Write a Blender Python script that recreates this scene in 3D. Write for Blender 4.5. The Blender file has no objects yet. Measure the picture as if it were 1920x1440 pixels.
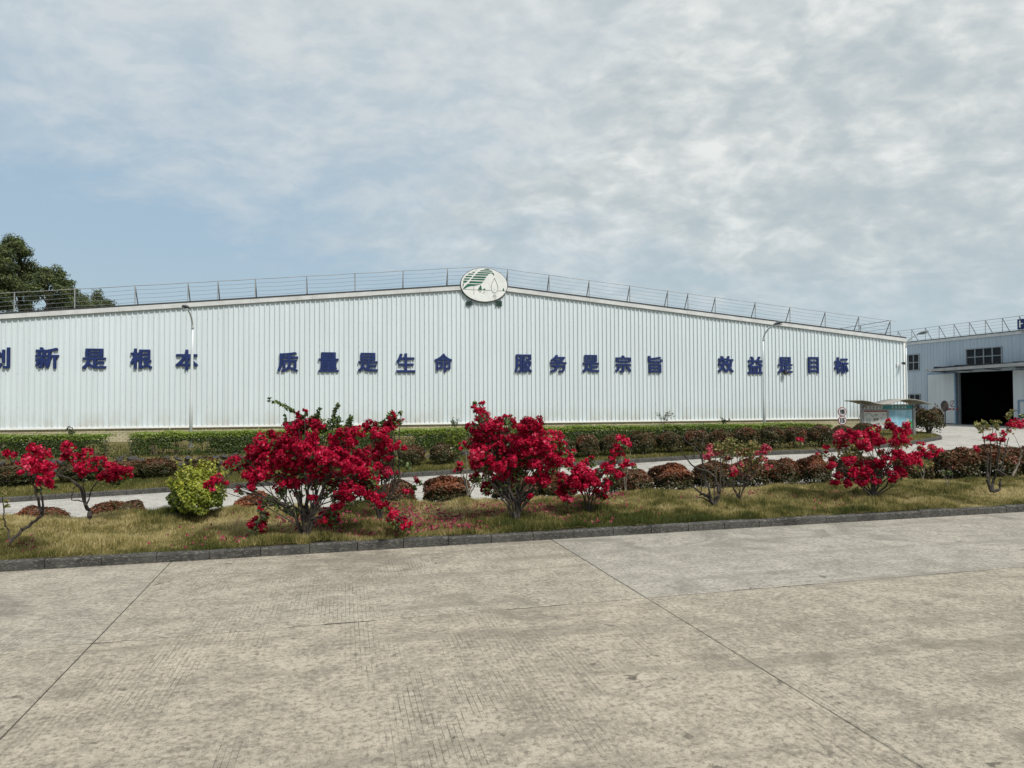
import bpy, math, random
import numpy as np
from mathutils import Vector, Matrix

random.seed(7); RNG = np.random.default_rng(11)
SC = bpy.context.scene; COL = SC.collection
R = math.radians

# ------------------------------------------------------------------ camera
FPX, PITCH, ROLL, H = 1330.0, R(1.29), R(0.30), 1.65
cp, sp, cr, sr = math.cos(PITCH), math.sin(PITCH), math.cos(ROLL), math.sin(ROLL)
UP0 = Vector((0, -sp, cp)); FW = Vector((0, cp, sp)); RT0 = Vector((1, 0, 0))
RT = RT0 * cr - UP0 * sr; UPV = RT0 * sr + UP0 * cr
cam_d = bpy.data.cameras.new('camera'); cam_d.sensor_width = 36; cam_d.lens = 36 * FPX / 1920
cam_d.clip_end = 3000; cam_d.clip_start = 0.05
cam = bpy.data.objects.new('camera', cam_d); COL.objects.link(cam); SC.camera = cam
M = Matrix(((RT.x, UPV.x, -FW.x), (RT.y, UPV.y, -FW.y), (RT.z, UPV.z, -FW.z))).to_4x4()
M.translation = (0, 0, H); cam.matrix_world = M

# ------------------------------------------------------------------ light
SUN_DIR = Vector((0.55, -0.62, 1.05)).normalized()
sun_d = bpy.data.lights.new('sun', 'SUN'); sun_d.energy = 3.3; sun_d.angle = R(10); sun_d.color = (1.0, 0.955, 0.89)
sun = bpy.data.objects.new('sun', sun_d); COL.objects.link(sun)
sun.rotation_euler = SUN_DIR.to_track_quat('Z', 'Y').to_euler()
world = bpy.data.worlds.new('World'); SC.world = world; world.use_nodes = True
SC.view_settings.view_transform = 'Standard'; SC.view_settings.look = 'None'
SC.view_settings.exposure = 0.24; SC.view_settings.gamma = 1.0
SC.view_settings.use_curve_mapping = False
SC.cycles.use_denoising = True
SC.cycles.max_bounces = 6; SC.cycles.diffuse_bounces = 3; SC.cycles.transparent_max_bounces = 6


class NT:
    """tiny node-tree helper"""
    def __init__(s, tree): s.t = tree; tree.nodes.clear()
    def n(s, typ, **kw):
        nd = s.t.nodes.new(typ)
        for k, v in kw.items():
            if k == 'i':
                for kk, vv in v.items():
                    if hasattr(vv, 'is_output') or isinstance(vv, bpy.types.NodeSocket): s.t.links.new(vv, nd.inputs[kk])
                    else: nd.inputs[kk].default_value = vv
            else: setattr(nd, k, v)
        return nd
    def m(s, op, a, b=0.0, c=0.0, clamp=False):
        nd = s.t.nodes.new('ShaderNodeMath'); nd.operation = op; nd.use_clamp = clamp
        for k, v in enumerate((a, b, c)):
            if isinstance(v, bpy.types.NodeSocket): s.t.links.new(v, nd.inputs[k])
            else: nd.inputs[k].default_value = v
        return nd.outputs[0]
    def mix(s, f, a, b, blend='MIX'):
        nd = s.t.nodes.new('ShaderNodeMix'); nd.data_type = 'RGBA'; nd.blend_type = blend
        for k, v in ((0, f), (6, a), (7, b)):
            if isinstance(v, bpy.types.NodeSocket): s.t.links.new(v, nd.inputs[k])
            else: nd.inputs[k].default_value = (v if k == 0 else (*v, 1.0) if len(v) == 3 else v)
        return nd.outputs[2]
    def ramp(s, f, pts):
        nd = s.t.nodes.new('ShaderNodeValToRGB'); s.t.links.new(f, nd.inputs[0])
        el = nd.color_ramp.elements
        while len(el) < len(pts): el.new(0.5)
        for e, (p, c) in zip(el, pts):
            e.position = p; e.color = (c, c, c, 1) if isinstance(c, (int, float)) else (*c, 1)
        return nd.outputs[0]
    def noise(s, vec, scale, detail=4, rough=0.55, dist=0.0, out=0):
        nd = s.t.nodes.new('ShaderNodeTexNoise'); nd.inputs['Scale'].default_value = scale
        nd.inputs['Detail'].default_value = detail; nd.inputs['Roughness'].default_value = rough
        nd.inputs['Distortion'].default_value = dist
        if vec is not None: s.t.links.new(vec, nd.inputs['Vector'])
        return nd.outputs[out]
    def mapping(s, vec, loc=(0, 0, 0), rot=(0, 0, 0), scale=(1, 1, 1)):
        nd = s.t.nodes.new('ShaderNodeMapping'); s.t.links.new(vec, nd.inputs[0])
        nd.inputs[1].default_value = loc; nd.inputs[2].default_value = rot; nd.inputs[3].default_value = scale
        return nd.outputs[0]


# ---- sky: Nishita blue seen between sheets of mottled cloud
W = NT(world.node_tree)
sky = W.n('ShaderNodeTexSky', sky_type='NISHITA', sun_disc=False, sun_elevation=math.asin(SUN_DIR.z),
          sun_rotation=math.atan2(SUN_DIR.x, SUN_DIR.y), air_density=1.0, dust_density=2.5, ozone_density=1.0)
tc = W.n('ShaderNodeTexCoord').outputs['Generated']
sep = W.n('ShaderNodeSeparateXYZ', i={0: tc})
zc = W.m('MAXIMUM', sep.outputs[2], 0.0)
den = W.m('ADD', zc, 0.26)
den2 = W.m('ADD', zc, 0.55); pv = W.n('ShaderNodeCombineXYZ', i={0: W.m('DIVIDE', sep.outputs[0], den2), 1: W.m('DIVIDE', sep.outputs[1], den2), 2: W.m('MULTIPLY', zc, 1.2)}).outputs[0]
cx = W.m('DIVIDE', sep.outputs[0], den); cy = W.m('DIVIDE', sep.outputs[1], den)
cv = W.n('ShaderNodeCombineXYZ', i={0: cx, 1: cy, 2: 0.0}).outputs[0]
warp = W.noise(W.mapping(cv, (5, 2, 0)), 3.0, 3, 0.5, 0.0, 1)
wv = W.n('ShaderNodeVectorMath', operation='MULTIPLY_ADD', i={0: warp, 1: (0.08, 0.08, 0.05), 2: pv}).outputs[0]
big = W.noise(W.mapping(cv, (0.2, 3.15, 0), (0, 0, R(-28)), (0.85, 1.25, 1)), 1.6, 5, 0.55, 0.5)
puff = W.noise(W.mapping(wv, (3.1, 1.7, 0), (0, 0, R(24)), (1.0, 1.15, 1)), 11.0, 5, 0.52, 0.10)
patchy = W.noise(W.mapping(pv, (9.4, 2.3, 0), (0, 0, R(-15)), (1.0, 1.2, 1)), 4.6, 3, 0.5, 0.15)
fine = W.noise(W.mapping(wv, (7.3, 4.2, 0), (0, 0, R(35)), (1.0, 1.2, 1)), 30.0, 5, 0.55, 0.1)
soft = W.noise(W.mapping(wv, (1.2, 8.4, 0), (0, 0, R(-30)), (0.9, 1.3, 1)), 11.0, 6, 0.58, 0.2)
east = W.m('MULTIPLY', sep.outputs[0], 0.387)                  # one cloud sheet, its ragged edge low in the west
edge_ = W.m('ADD', W.m('SUBTRACT', W.m('ADD', sep.outputs[2], east), 0.165), W.m('MULTIPLY', W.m('SUBTRACT', W.m('ADD', W.m('MULTIPLY', big, .6), W.m('MULTIPLY', soft, .4)), 0.5), 0.55))
cover = W.ramp(W.m('ADD', edge_, 0.5), [(0.40, 0.0), (0.52, 0.62), (0.66, 1.0)])
tex = W.m('ADD', W.m('ADD', W.m('MULTIPLY', puff, 0.50), W.m('MULTIPLY', patchy, 0.26)), W.m('MULTIPLY', fine, 0.24))
tone = W.ramp(tex, [(0.385, (4.55, 5.25, 5.6)), (0.455, (5.1, 5.7, 5.95)), (0.52, (5.95, 6.4, 6.5)), (0.62, (7.7, 7.95, 7.85))])
calm = W.mix(W.ramp(W.m('ADD', W.m('MULTIPLY', soft, .7), W.m('MULTIPLY', fine, .3)), [(0.40, 0.0), (0.60, 1.0)]), (5.1, 5.85, 6.35), (6.35, 6.8, 7.0))
tone = W.mix(W.ramp(W.m('ADD', W.m('MULTIPLY', sep.outputs[0], 0.8), W.m('ADD', big, 0.03)), [(0.32, 0.10), (0.62, 1.0)]), calm, tone)
hz = W.ramp(sep.outputs[2], [(0.0, 1.0), (0.09, 0.80), (0.20, 0.22), (0.32, 0.0)])
sk = W.mix(0.75, sky.outputs[0], (3.95, 5.45, 6.75))
skc = W.mix(cover, sk, tone)
skc = W.mix(W.m('MULTIPLY', hz, 0.85), skc, (4.4, 5.5, 6.1))
bg = W.n('ShaderNodeBackground', i={'Color': skc, 'Strength': 0.088})
W.t.links.new(bg.outputs[0], W.n('ShaderNodeOutputWorld').inputs[0])

# ------------------------------------------------------------------ photo pixel -> world helpers
def ray(px, py):
    return (RT * ((px - 960) / FPX) + UPV * ((720 - py) / FPX) + FW)
def at(px, py, Y):
    d = ray(px, py); k = Y / d.y
    return Vector((d.x * k, Y, H + d.z * k))
def on_z(px, py, z):
    d = ray(px, py); k = (z - H) / d.z
    return Vector((d.x * k, d.y * k, z))
KW = 0.2375; TH = math.atan(KW); CT, ST = math.cos(TH), math.sin(TH)
W0 = 31.7                                                     # warehouse front: Y = W0 + KW * X
def on_line(px, py, Yc, k=KW):                                # point above the line Y = Yc + k X
    d = ray(px, py); q = Yc / (d.y - k * d.x)
    return Vector((d.x * q, d.y * q, H + d.z * q))
def wall_sz(px, py, off=0.0):                                 # local (s, z) on the warehouse front
    p = on_line(px, py, W0 - off / CT)
    return p.x * CT + (p.y - W0) * ST, p.z

# ------------------------------------------------------------------ heights of the ground
def sstep(a, b, x):
    t = np.clip((np.asarray(x, float) - a) / (b - a), 0, 1); return t * t * (3 - 2 * t)
def lane_z(X):
    d = np.clip(7.6 - np.asarray(X, float), -40, 24); return -0.034 * 0.5 * (d + np.sqrt(d * d + 2.0)) + 0.0
_G = RNG.random((64, 64))
def vnoise(x, y):
    x = np.asarray(x, float); y = np.asarray(y, float)
    xi = np.floor(x).astype(int); yi = np.floor(y).astype(int)
    fx = x - xi; fy = y - yi; fx = fx * fx * (3 - 2 * fx); fy = fy * fy * (3 - 2 * fy)
    g = lambda a, b: _G[a % 64, b % 64]
    return (g(xi, yi) * (1 - fx) + g(xi + 1, yi) * fx) * (1 - fy) + (g(xi, yi + 1) * (1 - fx) + g(xi + 1, yi + 1) * fx) * fy
def fbm(x, y):
    return 0.55 * vnoise(x, y) + 0.28 * vnoise(x * 2.1 + 7, y * 2.1 + 3) + 0.17 * vnoise(x * 4.3 + 11, y * 4.3 + 17)
KN, N0 = 0.268, 8.30                                         # near kerb face: Y = N0 + KN X
B0 = 12.45                                                    # back edge of the island
K0, S0 = 19.2, 23.05                                         # far kerb, stone wall
def island_z(X, Y):
    X = np.asarray(X, float); Y = np.asarray(Y, float)
    yf = N0 + KN * X; yb = B0 + KW * X; f = np.clip((Y - yf) / (yb - yf), 0, 1)
    p = np.interp(f, [0, .04, .18, .4, .56, .72, 1], [.085, .095, .105, .13, .14, .115, .07])
    b = sstep(.60, .97, f)
    z = p * (1 - b) + (lane_z(X) + .09) * b
    return z + (fbm(X * 1.3, Y * 1.3) - .5) * .10 * np.minimum(1, f * 7) * (1 - sstep(.8, 1, f))
def verge_z(X, Y):
    X = np.asarray(X, float); Y = np.asarray(Y, float)
    f = (Y - K0 - KW * X) / (S0 - K0)
    low = np.minimum(lane_z(X) + .10 + .10 * np.clip(f, 0, 1), .09)
    return np.where(f > 1.0, .09, low)

# ------------------------------------------------------------------ object helpers
def link(o, parent=None):
    COL.objects.link(o)
    if parent is not None: o.parent = parent
    return o
def tag(o, label=None, cat=None, group=None, kind=None):
    if label: o['label'] = label
    if cat: o['category'] = cat
    if group: o['group'] = group
    if kind: o['kind'] = kind
    return o
def empty(name, loc=(0, 0, 0), rz=0.0, **kw):
    o = bpy.data.objects.new(name, None); o.empty_display_size = 0.2; COL.objects.link(o)
    o.location = loc; o.rotation_euler = (0, 0, rz); return tag(o, **kw)
def mesh_np(name, V, F, mat, parent=None, tint=None, smooth=False, local=None):
    """V (n,3), F (m,k) arrays -> object"""
    V = np.asarray(V, np.float32)
    if local is not None: V = V - np.asarray(local, np.float32)
    F = np.asarray(F, np.int32); me = bpy.data.meshes.new(name)
    me.vertices.add(len(V)); me.vertices.foreach_set('co', V.ravel())
    m, k = F.shape
    me.loops.add(m * k); me.loops.foreach_set('vertex_index', F.ravel())
    me.polygons.add(m); me.polygons.foreach_set('loop_start', np.arange(0, m * k, k, dtype=np.int32))
    if smooth: me.polygons.foreach_set('use_smooth', np.ones(m, bool))
    if tint is not None:
        a = me.attributes.new('tint', 'FLOAT', 'POINT'); a.data.foreach_set('value', np.asarray(tint, np.float32))
    me.update(calc_edges=True); me.materials.append(mat)
    return link(bpy.data.objects.new(name, me), parent)
class MB:
    def __init__(s): s.v = []; s.f = []
    def add(s, vs, fs):
        b = len(s.v); s.v += [tuple(v) for v in vs]; s.f += [tuple(i + b for i in f) for f in fs]; return s
    def box(s, x0, x1, y0, y1, z0, z1):
        return s.add([(x0, y0, z0), (x1, y0, z0), (x1, y1, z0), (x0, y1, z0), (x0, y0, z1), (x1, y0, z1), (x1, y1, z1), (x0, y1, z1)],
                     [(0, 3, 2, 1), (4, 5, 6, 7), (0, 1, 5, 4), (1, 2, 6, 5), (2, 3, 7, 6), (3, 0, 4, 7)])
    def tube(s, pts, rad, n=6, cap=True):
        pts = [Vector(p) for p in pts]
        if not isinstance(rad, (list, tuple)): rad = [rad] * len(pts)
        b = len(s.v); ref = Vector((0, 0, 1))
        for i, p in enumerate(pts):
            t = (pts[min(i + 1, len(pts) - 1)] - pts[max(i - 1, 0)])
            t = t.normalized() if t.length > 1e-9 else Vector((0, 0, 1))
            a = t.cross(ref if abs(t.dot(ref)) < .95 else Vector((1, 0, 0))).normalized(); c = t.cross(a)
            for k in range(n):
                q = 2 * math.pi * k / n; s.v.append(tuple(p + (a * math.cos(q) + c * math.sin(q)) * rad[i]))
        for i in range(len(pts) - 1):
            for k in range(n):
                k2 = (k + 1) % n; s.f.append((b + i * n + k, b + i * n + k2, b + (i + 1) * n + k2, b + (i + 1) * n + k))
        if cap:
            s.f.append(tuple(b + k for k in reversed(range(n)))); e = b + (len(pts) - 1) * n; s.f.append(tuple(e + k for k in range(n)))
        return s
    def prism(s, poly, y0, y1):                               # polygon in x,z extruded along y
        n = len(poly)
        return s.add([(x, y0, z) for x, z in poly] + [(x, y1, z) for x, z in poly],
                     [tuple(range(n)), tuple(reversed(range(n, 2 * n)))] + [((i + 1) % n, i, n + i, n + (i + 1) % n) for i in range(n)])
    def mesh(s, name, mat, smooth=False):
        me = bpy.data.meshes.new(name); me.from_pydata(s.v, [], s.f); me.update(); me.materials.append(mat)
        if smooth:
            for p in me.polygons: p.use_smooth = True
        return me
    def build(s, name, mat, parent=None, smooth=False, bevel=0):
        o = link(bpy.data.objects.new(name, s.mesh(name, mat, smooth)), parent)
        if bevel:
            b = o.modifiers.new('bevel', 'BEVEL'); b.width = bevel; b.segments = 2; b.limit_method = 'ANGLE'
        return o

# ------------------------------------------------------------------ materials
MAT = {}
def mat(name):
    m = bpy.data.materials.new(name); m.use_nodes = True; MAT[name] = m
    t = NT(m.node_tree); return m, t
def finish(t, color, rough=0.6, metal=0.0, normal=None, spec=0.5, transl=None):
    kw = {'Base Color': color if isinstance(color, bpy.types.NodeSocket) else (*color, 1), 'Roughness': rough, 'Metallic': metal, 'Specular IOR Level': spec}
    p = t.n('ShaderNodeBsdfPrincipled', i=kw)
    if normal is not None: t.t.links.new(normal, p.inputs['Normal'])
    out = p.outputs[0]
    if transl:
        tr = t.n('ShaderNodeBsdfTranslucent', i={'Color': kw['Base Color']})
        mx = t.n('ShaderNodeMixShader', i={0: transl}); t.t.links.new(out, mx.inputs[1]); t.t.links.new(tr.outputs[0], mx.inputs[2]); out = mx.outputs[0]
    t.t.links.new(out, t.n('ShaderNodeOutputMaterial').inputs[0])
def bump(t, h, strength=0.3, dist=0.01):
    return t.n('ShaderNodeBump', i={'Height': h, 'Strength': strength, 'Distance': dist}).outputs[0]
def pos(t): return t.n('ShaderNodeNewGeometry').outputs['Position']
def objc(t): return t.n('ShaderNodeTexCoord').outputs['Object']

def plain(name, col, rough=0.5, metal=0.0, var=0.12, scale=6.0, spec=0.5):
    m, t = mat(name); n = t.noise(pos(t), scale, 5, 0.6)
    c = t.mix(t.ramp(n, [(0.3, 0.0), (0.7, 1.0)]), tuple(x * (1 - var) for x in col), tuple(min(1, x * (1 + var)) for x in col))
    finish(t, c, rough, metal, spec=spec); return m
def leafy(name, pts, rough=0.45, transl=0.25, spec=0.35):
    m, t = mat(name); a = t.n('ShaderNodeAttribute', attribute_name='tint').outputs['Fac']
    finish(t, t.ramp(a, pts), rough, spec=spec, transl=transl); return m

def concrete(name, base, dark, light, groove=True):
    m, t = mat(name); P = t.mapping(pos(t), rot=(0, 0, -TH)); rnd = t.n('ShaderNodeSeparateColor', i={0: t.n('ShaderNodeObjectInfo').outputs['Color']}).outputs[0]
    mul = lambda c, k: tuple(min(1, x * k) for x in c)
    big = t.noise(P, 0.8, 5, 0.6, 0.5); md = t.noise(t.mapping(P, scale=(1, 1.1, 1)), 3.6, 9, 0.76, 0.15)
    fn = t.noise(P, 26, 8, 0.8); gr = t.noise(P, 120, 4, 0.75)
    c = t.mix(t.ramp(big, [(0.35, 0.0), (0.64, 1.0)]), dark, light)
    c = t.mix(t.ramp(md, [(0.39, 0.70), (0.49, 0.0)]), c, mul(dark, 0.70))
    c = t.mix(t.ramp(md, [(0.51, 0.0), (0.61, 0.62)]), c, mul(light, 1.24))
    c = t.mix(t.ramp(fn, [(0.415, 0.80), (0.49, 0.0)]), c, mul(base, 0.42))
    c = t.mix(t.ramp(fn, [(0.52, 0.0), (0.60, 0.62)]), c, mul(base, 1.5))
    c = t.mix(t.ramp(gr, [(0.38, 0.5), (0.5, 0.0)]), c, mul(base, 0.5)); c = t.mix(t.ramp(gr, [(0.54, 0.0), (0.66, 0.4)]), c, mul(base, 1.5))
    st = t.noise(t.mapping(P, (4, 9, 0)), 0.75, 9, 0.72, 0.9)     # dirt patches
    c = t.mix(t.ramp(st, [(0.54, 0.0), (0.62, 0.6)]), c, mul(base, 0.48))
    sp_ = t.noise(t.mapping(P, (14, 3, 0)), 7.5, 3, 0.6, 0.2)    # drips and spots
    c = t.mix(t.m('MULTIPLY', t.ramp(sp_, [(0.64, 0.0), (0.68, 0.8)]), t.ramp(big, [(0.45, 0.0), (0.6, 1.0)])), c, mul(base, 0.2))
    ty = t.noise(t.mapping(P, (1, 2, 0), (0, 0, R(9)), (0.35, 3.4, 1)), 1.0, 4, 0.6, 0.25)   # faint tyre bands along the yard
    c = t.mix(t.m('MULTIPLY', t.ramp(ty, [(0.55, 0.0), (0.63, 0.42)]), t.ramp(fn, [(0.40, 0.5), (0.55, 1.0)])), c, mul(base, 0.5))
    sx = t.n('ShaderNodeSeparateXYZ', i={0: P}).outputs[0]
    h = t.m('ADD', t.m('MULTIPLY', fn, 0.6), t.m('MULTIPLY', md, 0.6))
    if groove:
        wob = t.m('MULTIPLY', t.m('SUBTRACT', t.noise(P, 2.0, 3), 0.5), 0.010)
        a_ = t.m('ADD', sx, wob); ph = t.m('FRACT', t.m('MULTIPLY', a_, 1 / 0.031))
        wd = t.m('MULTIPLY', t.ramp(t.noise(t.mapping(P, scale=(20, 1.5, 1)), 2.0, 3, .6), [(0.35, 0.25), (0.65, 1.0)]), 0.085)
        ln = t.m('LESS_THAN', t.m('ABSOLUTE', t.m('SUBTRACT', ph, 0.5)), wd)
        band = t.ramp(t.noise(t.mapping(P, (2, 5, 0), scale=(1.5, 0.6, 1)), 1.0, 4, 0.62), [(0.47, 0.0), (0.58, 1.0)])
        worn = t.ramp(t.noise(t.mapping(P, scale=(2.0, 1.1, 1)), 3.4, 7, 0.75), [(0.42, 0.0), (0.54, 1.0)])
        g = t.m('MULTIPLY', ln, t.m('MULTIPLY', band, worn))
        c = t.mix(t.m('MULTIPLY', g, 0.72), c, mul(base, 0.22))
        h = t.m('SUBTRACT', h, t.m('MULTIPLY', g, 0.6))
    c = t.mix(t.m('MULTIPLY', rnd, 0.8), c, t.mix(1.0, c, (.88, .97, 1.12), 'MULTIPLY')); c = t.mix(t.m('MULTIPLY', rnd, 0.22), c, (base[0] * 1.1, base[1] * 1.2, base[2] * 1.35))
    finish(t, c, 0.9, normal=bump(t, h, 0.65, 0.012), spec=0.2); return m

concrete('concrete', (.342, .303, .24), (.295, .263, .21), (.398, .355, .284))
concrete('concrete_lane', (.42, .395, .345), (.39, .365, .32), (.47, .44, .385), groove=False)
plain('joint', (.035, .032, .028), 0.95, var=.4, scale=20)
m, t = mat('kerb'); P = objc(t); P2 = pos(t)
n1 = t.noise(P2, 3.5, 6, .7); n2 = t.noise(t.mapping(P2, scale=(1, 1, 3)), 26, 4, .7)
c = t.mix(t.ramp(n1, [(.35, 0.), (.65, 1.)]), (.035, .034, .032), (.085, .082, .075))
c = t.mix(t.ramp(n2, [(.52, 0.), (.66, .80)]), c, (.19, .18, .155))
finish(t, c, .9, normal=bump(t, n2, .6, .01), spec=.2)
m, t = mat('soil'); n1 = t.noise(pos(t), 1.6, 6, .7); n2 = t.noise(pos(t), 14, 4, .7)
c = t.mix(t.ramp(n1, [(.38, 0.), (.62, 1.)]), (.105, .095, .035), (.20, .165, .07)); c = t.mix(t.ramp(n2, [(.35, .6), (.6, 0.)]), c, (.05, .042, .02))
finish(t, c, .95, normal=bump(t, n2, .8, .03), spec=.1)
leafy('grass', [(0.0, (.060, .075, .016)), (.30, (.170, .155, .044)), (.62, (.36, .300, .120)), (1.0, (.56, .47, .245))], .55, .32, .25)
leafy('bract', [(0.0, (.17, .002, .016)), (.3, (.37, .003, .030)), (.6, (.55, .007, .050)), (.85, (.68, .022, .105)), (1.0, (.78, .15, .22))], .55, .36, .15)
leafy('bract_faded', [(0.0, (.30, .03, .05)), (.4, (.48, .05, .10)), (.8, (.55, .16, .17)), (1.0, (.60, .34, .22))], .6, .30, .15)
leafy('petal', [(0.0, (.08, .012, .025)), (.5, (.20, .020, .052)), (.85, (.30, .05, .085)), (1.0, (.32, .15, .12))], .7, .15, .1)
leafy('boug_leaf', [(0.0, (.024, .042, .016)), (.5, (.055, .095, .026)), (1.0, (.15, .20, .042))], .42, .22, .4)
leafy('pale_leaf', [(0.0, (.10, .12, .03)), (.6, (.22, .23, .07)), (1.0, (.34, .22, .10))], .5, .28, .3)
leafy('gold_leaf', [(0.0, (.038, .058, .010)), (.4, (.105, .145, .018)), (.75, (.225, .265, .030)), (1.0, (.42, .43, .055))], .4, .30, .4)
leafy('photinia', [(0.0, (.026, .038, .014)), (.30, (.062, .066, .022)), (.55, (.092, .064, .028)), (.80, (.155, .055, .030)), (1.0, (.26, .09, .04))], .45, .22, .35)
leafy('hedge_leaf', [(0.0, (.026, .044, .010)), (.4, (.062, .100, .018)), (.7, (.150, .215, .028)), (1.0, (.28, .35, .05))], .42, .28, .4)
leafy('tree_leaf', [(0.0, (.026, .038, .016)), (.5, (.088, .115, .042)), (.85, (.165, .19, .06)), (1.0, (.22, .23, .08))], .5, .22, .3)
plain('bark', (.042, .034, .028), .9, var=.45, scale=30); plain('bark_pale', (.20, .175, .14), .9, var=.35, scale=30)
plain('twig', (.095, .075, .05), .9, var=.4, scale=25)

m, t = mat('white_sheet'); P = objc(t)
st = t.noise(t.mapping(P, scale=(3.5, 1, .12)), 1.0, 5, .65); bl = t.noise(P, .35, 4, .6)
c = t.mix(t.ramp(st, [(.40, .55), (.62, 0.)]), (.645, .715, .74), (.58, .64, .66)); c = t.mix(t.ramp(bl, [(.38, .35), (.6, 0.)]), c, (.575, .64, .66))
z_ = t.m('MULTIPLY', t.n('ShaderNodeSeparateXYZ', i={0: P}).outputs[2], 0.14)
rs = t.noise(t.mapping(P, (5, 0, 2), scale=(6, 1, .35)), 1.0, 6, .7)
c = t.mix(t.ramp(rs, [(.66, 0.), (.76, .40)]), c, (.50, .45, .38))
bd = t.m('MULTIPLY', t.ramp(z_, [(.10, 1.0), (.20, 0.0)]), t.ramp(t.noise(t.mapping(P, scale=(2.2, 1, .8)), 1.0, 6, .7), [(.40, 0.), (.62, .55)]))
c = t.mix(bd, c, (.46, .44, .38))
finish(t, c, .42, spec=.4)
plain('trim', (.56, .57, .565), .55, var=.14, scale=2.5); plain('white_trim', (.80, .80, .78), .5, var=.06)
plain('roof_dark', (.035, .037, .042), .7, var=.3); plain('rail', (.33, .34, .34), .5, .3, var=.25, scale=3); plain('rail_dark', (.09, .095, .10), .55, .2, var=.3, scale=3)
plain('wire', (.24, .26, .28), .5, .3, var=.2)
m, t = mat('brick'); rn = t.noise(pos(t), 6, 4, .6); w_ = t.noise(pos(t), .8, 4, .6)
c = t.mix(t.ramp(rn, [(.3, 0.), (.7, 1.)]), (.42, .375, .235), (.54, .49, .33)); c = t.mix(t.ramp(w_, [(.4, .45), (.6, 0.)]), c, (.29, .27, .18))
finish(t, c, .8, spec=.3)
plain('mortar', (.17, .16, .125), .95, var=.2)
m, t = mat('navy'); n1 = t.noise(pos(t), 5, 4, .6)
finish(t, t.mix(t.ramp(n1, [(.3, 0.), (.7, 1.)]), (.013, .026, .105), (.020, .038, .140)), .5, spec=.25)
plain('navy_side', (.016, .024, .085), .5, var=.15)
m, t = mat('logo_white'); n1 = t.noise(pos(t), 3, 5, .65)
finish(t, t.mix(t.ramp(n1, [(.36, .6), (.6, 0.)]), (.76, .775, .755), (.60, .615, .60)), .5)
plain('logo_green', (.012, .105, .062), .5, var=.2); plain('logo_dark', (.045, .06, .058), .5, var=.2); plain('letter_green', (.014, .050, .038), .5, var=.2)
plain('lamp_white', (.62, .67, .68), .4, var=.04); plain('lamp_grey', (.20, .22, .24), .45, var=.15); plain('lens', (.45, .47, .48), .2, var=.05)
plain('stone', (.060, .058, .055), .9, var=.6, scale=9); plain('stone_mortar', (.022, .021, .020), .95, var=.3)
m, t = mat('blue_sheet'); P = objc(t); st = t.noise(t.mapping(P, scale=(2.5, 1, .15)), 1.0, 5, .65)
c = t.mix(t.ramp(st, [(.40, .6), (.62, 0.)]), (.42, .485, .545), (.35, .41, .465)); finish(t, c, .5, spec=.3)
m, t = mat('pale_door'); P = objc(t); st = t.noise(t.mapping(P, scale=(3, 1, .25)), 1.0, 6, .7)
c = t.mix(t.ramp(st, [(.40, .6), (.62, 0.)]), (.54, .58, .60), (.43, .465, .48)); finish(t, c, .5)
plain('inside_shade', (.020, .021, .023), .9, var=.3); plain('canopy', (.33, .33, .325), .7, var=.25, scale=3); plain('canopy_under', (.085, .095, .105), .7, var=.2)  # workshop interior near black: the room's shade is put into the colour
plain('frame', (.27, .30, .32), .45, .2, var=.15); plain('blue_frame', (.16, .25, .36), .5, var=.15)
m, t = mat('glass'); n1 = t.noise(pos(t), .9, 2, .5)
finish(t, t.mix(n1, (.008, .009, .011), (.022, .027, .033)), .25, spec=.18)
plain('sign_red', (.20, .025, .030), .45, var=.1); plain('sign_white', (.50, .50, .51), .5, var=.08); plain('sign_black', (.018, .018, .02), .5, var=.1)
plain('steel', (.27, .27, .26), .4, .6, var=.2); plain('board_roof', (.27, .26, .235), .5, .1, var=.14, scale=2)
plain('teal', (.025, .23, .25), .5, var=.12); plain('poster_white', (.56, .565, .53), .55, var=.08, scale=3)
plain('poster_grey', (.36, .41, .41), .6, var=.12, scale=12); plain('poster_ink', (.06, .07, .07), .6, var=.2)
m, t = mat('poster_blue'); n1 = t.noise(pos(t), 2.2, 3, .6)
finish(t, t.mix(t.ramp(n1, [(.35, 0.), (.65, 1.)]), (.21, .47, .60), (.37, .60, .72)), .4)
plain('poster_green', (.045, .28, .11), .5, var=.15); plain('poster_red', (.25, .035, .035), .5, var=.15); plain('poster_line', (.12, .30, .42), .5, var=.15)
plain('mirror_back', (.022, .020, .022), .55, var=.2); plain('cam_white', (.72, .73, .73), .4, var=.06)
plain('litter', (.8, .8, .78), .6)

# ================================================================== SETTING
mesh_np('ground', [(-900, -600, -1.6), (900, -600, -1.6), (900, 1200, -1.6), (-900, 1200, -1.6)], [(0, 1, 2, 3)], MAT['soil'])
tag(bpy.data.objects['ground'], kind='structure')
def grid_mesh(name, xs, ts, fy, fz, m, parent=None, skirt=0.0):
    X, T = np.meshgrid(np.asarray(xs, float), np.asarray(ts, float), indexing='ij')
    Y = fy(X, T); Z = fz(X, Y); V = np.stack([X, Y, Z], -1).reshape(-1, 3)
    a, b = X.shape; i = np.arange(a * b).reshape(a, b)
    F = np.stack([i[:-1, :-1], i[1:, :-1], i[1:, 1:], i[:-1, 1:]], -1).reshape(-1, 4)
    return mesh_np(name, V, F, m, parent, smooth=True)
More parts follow.
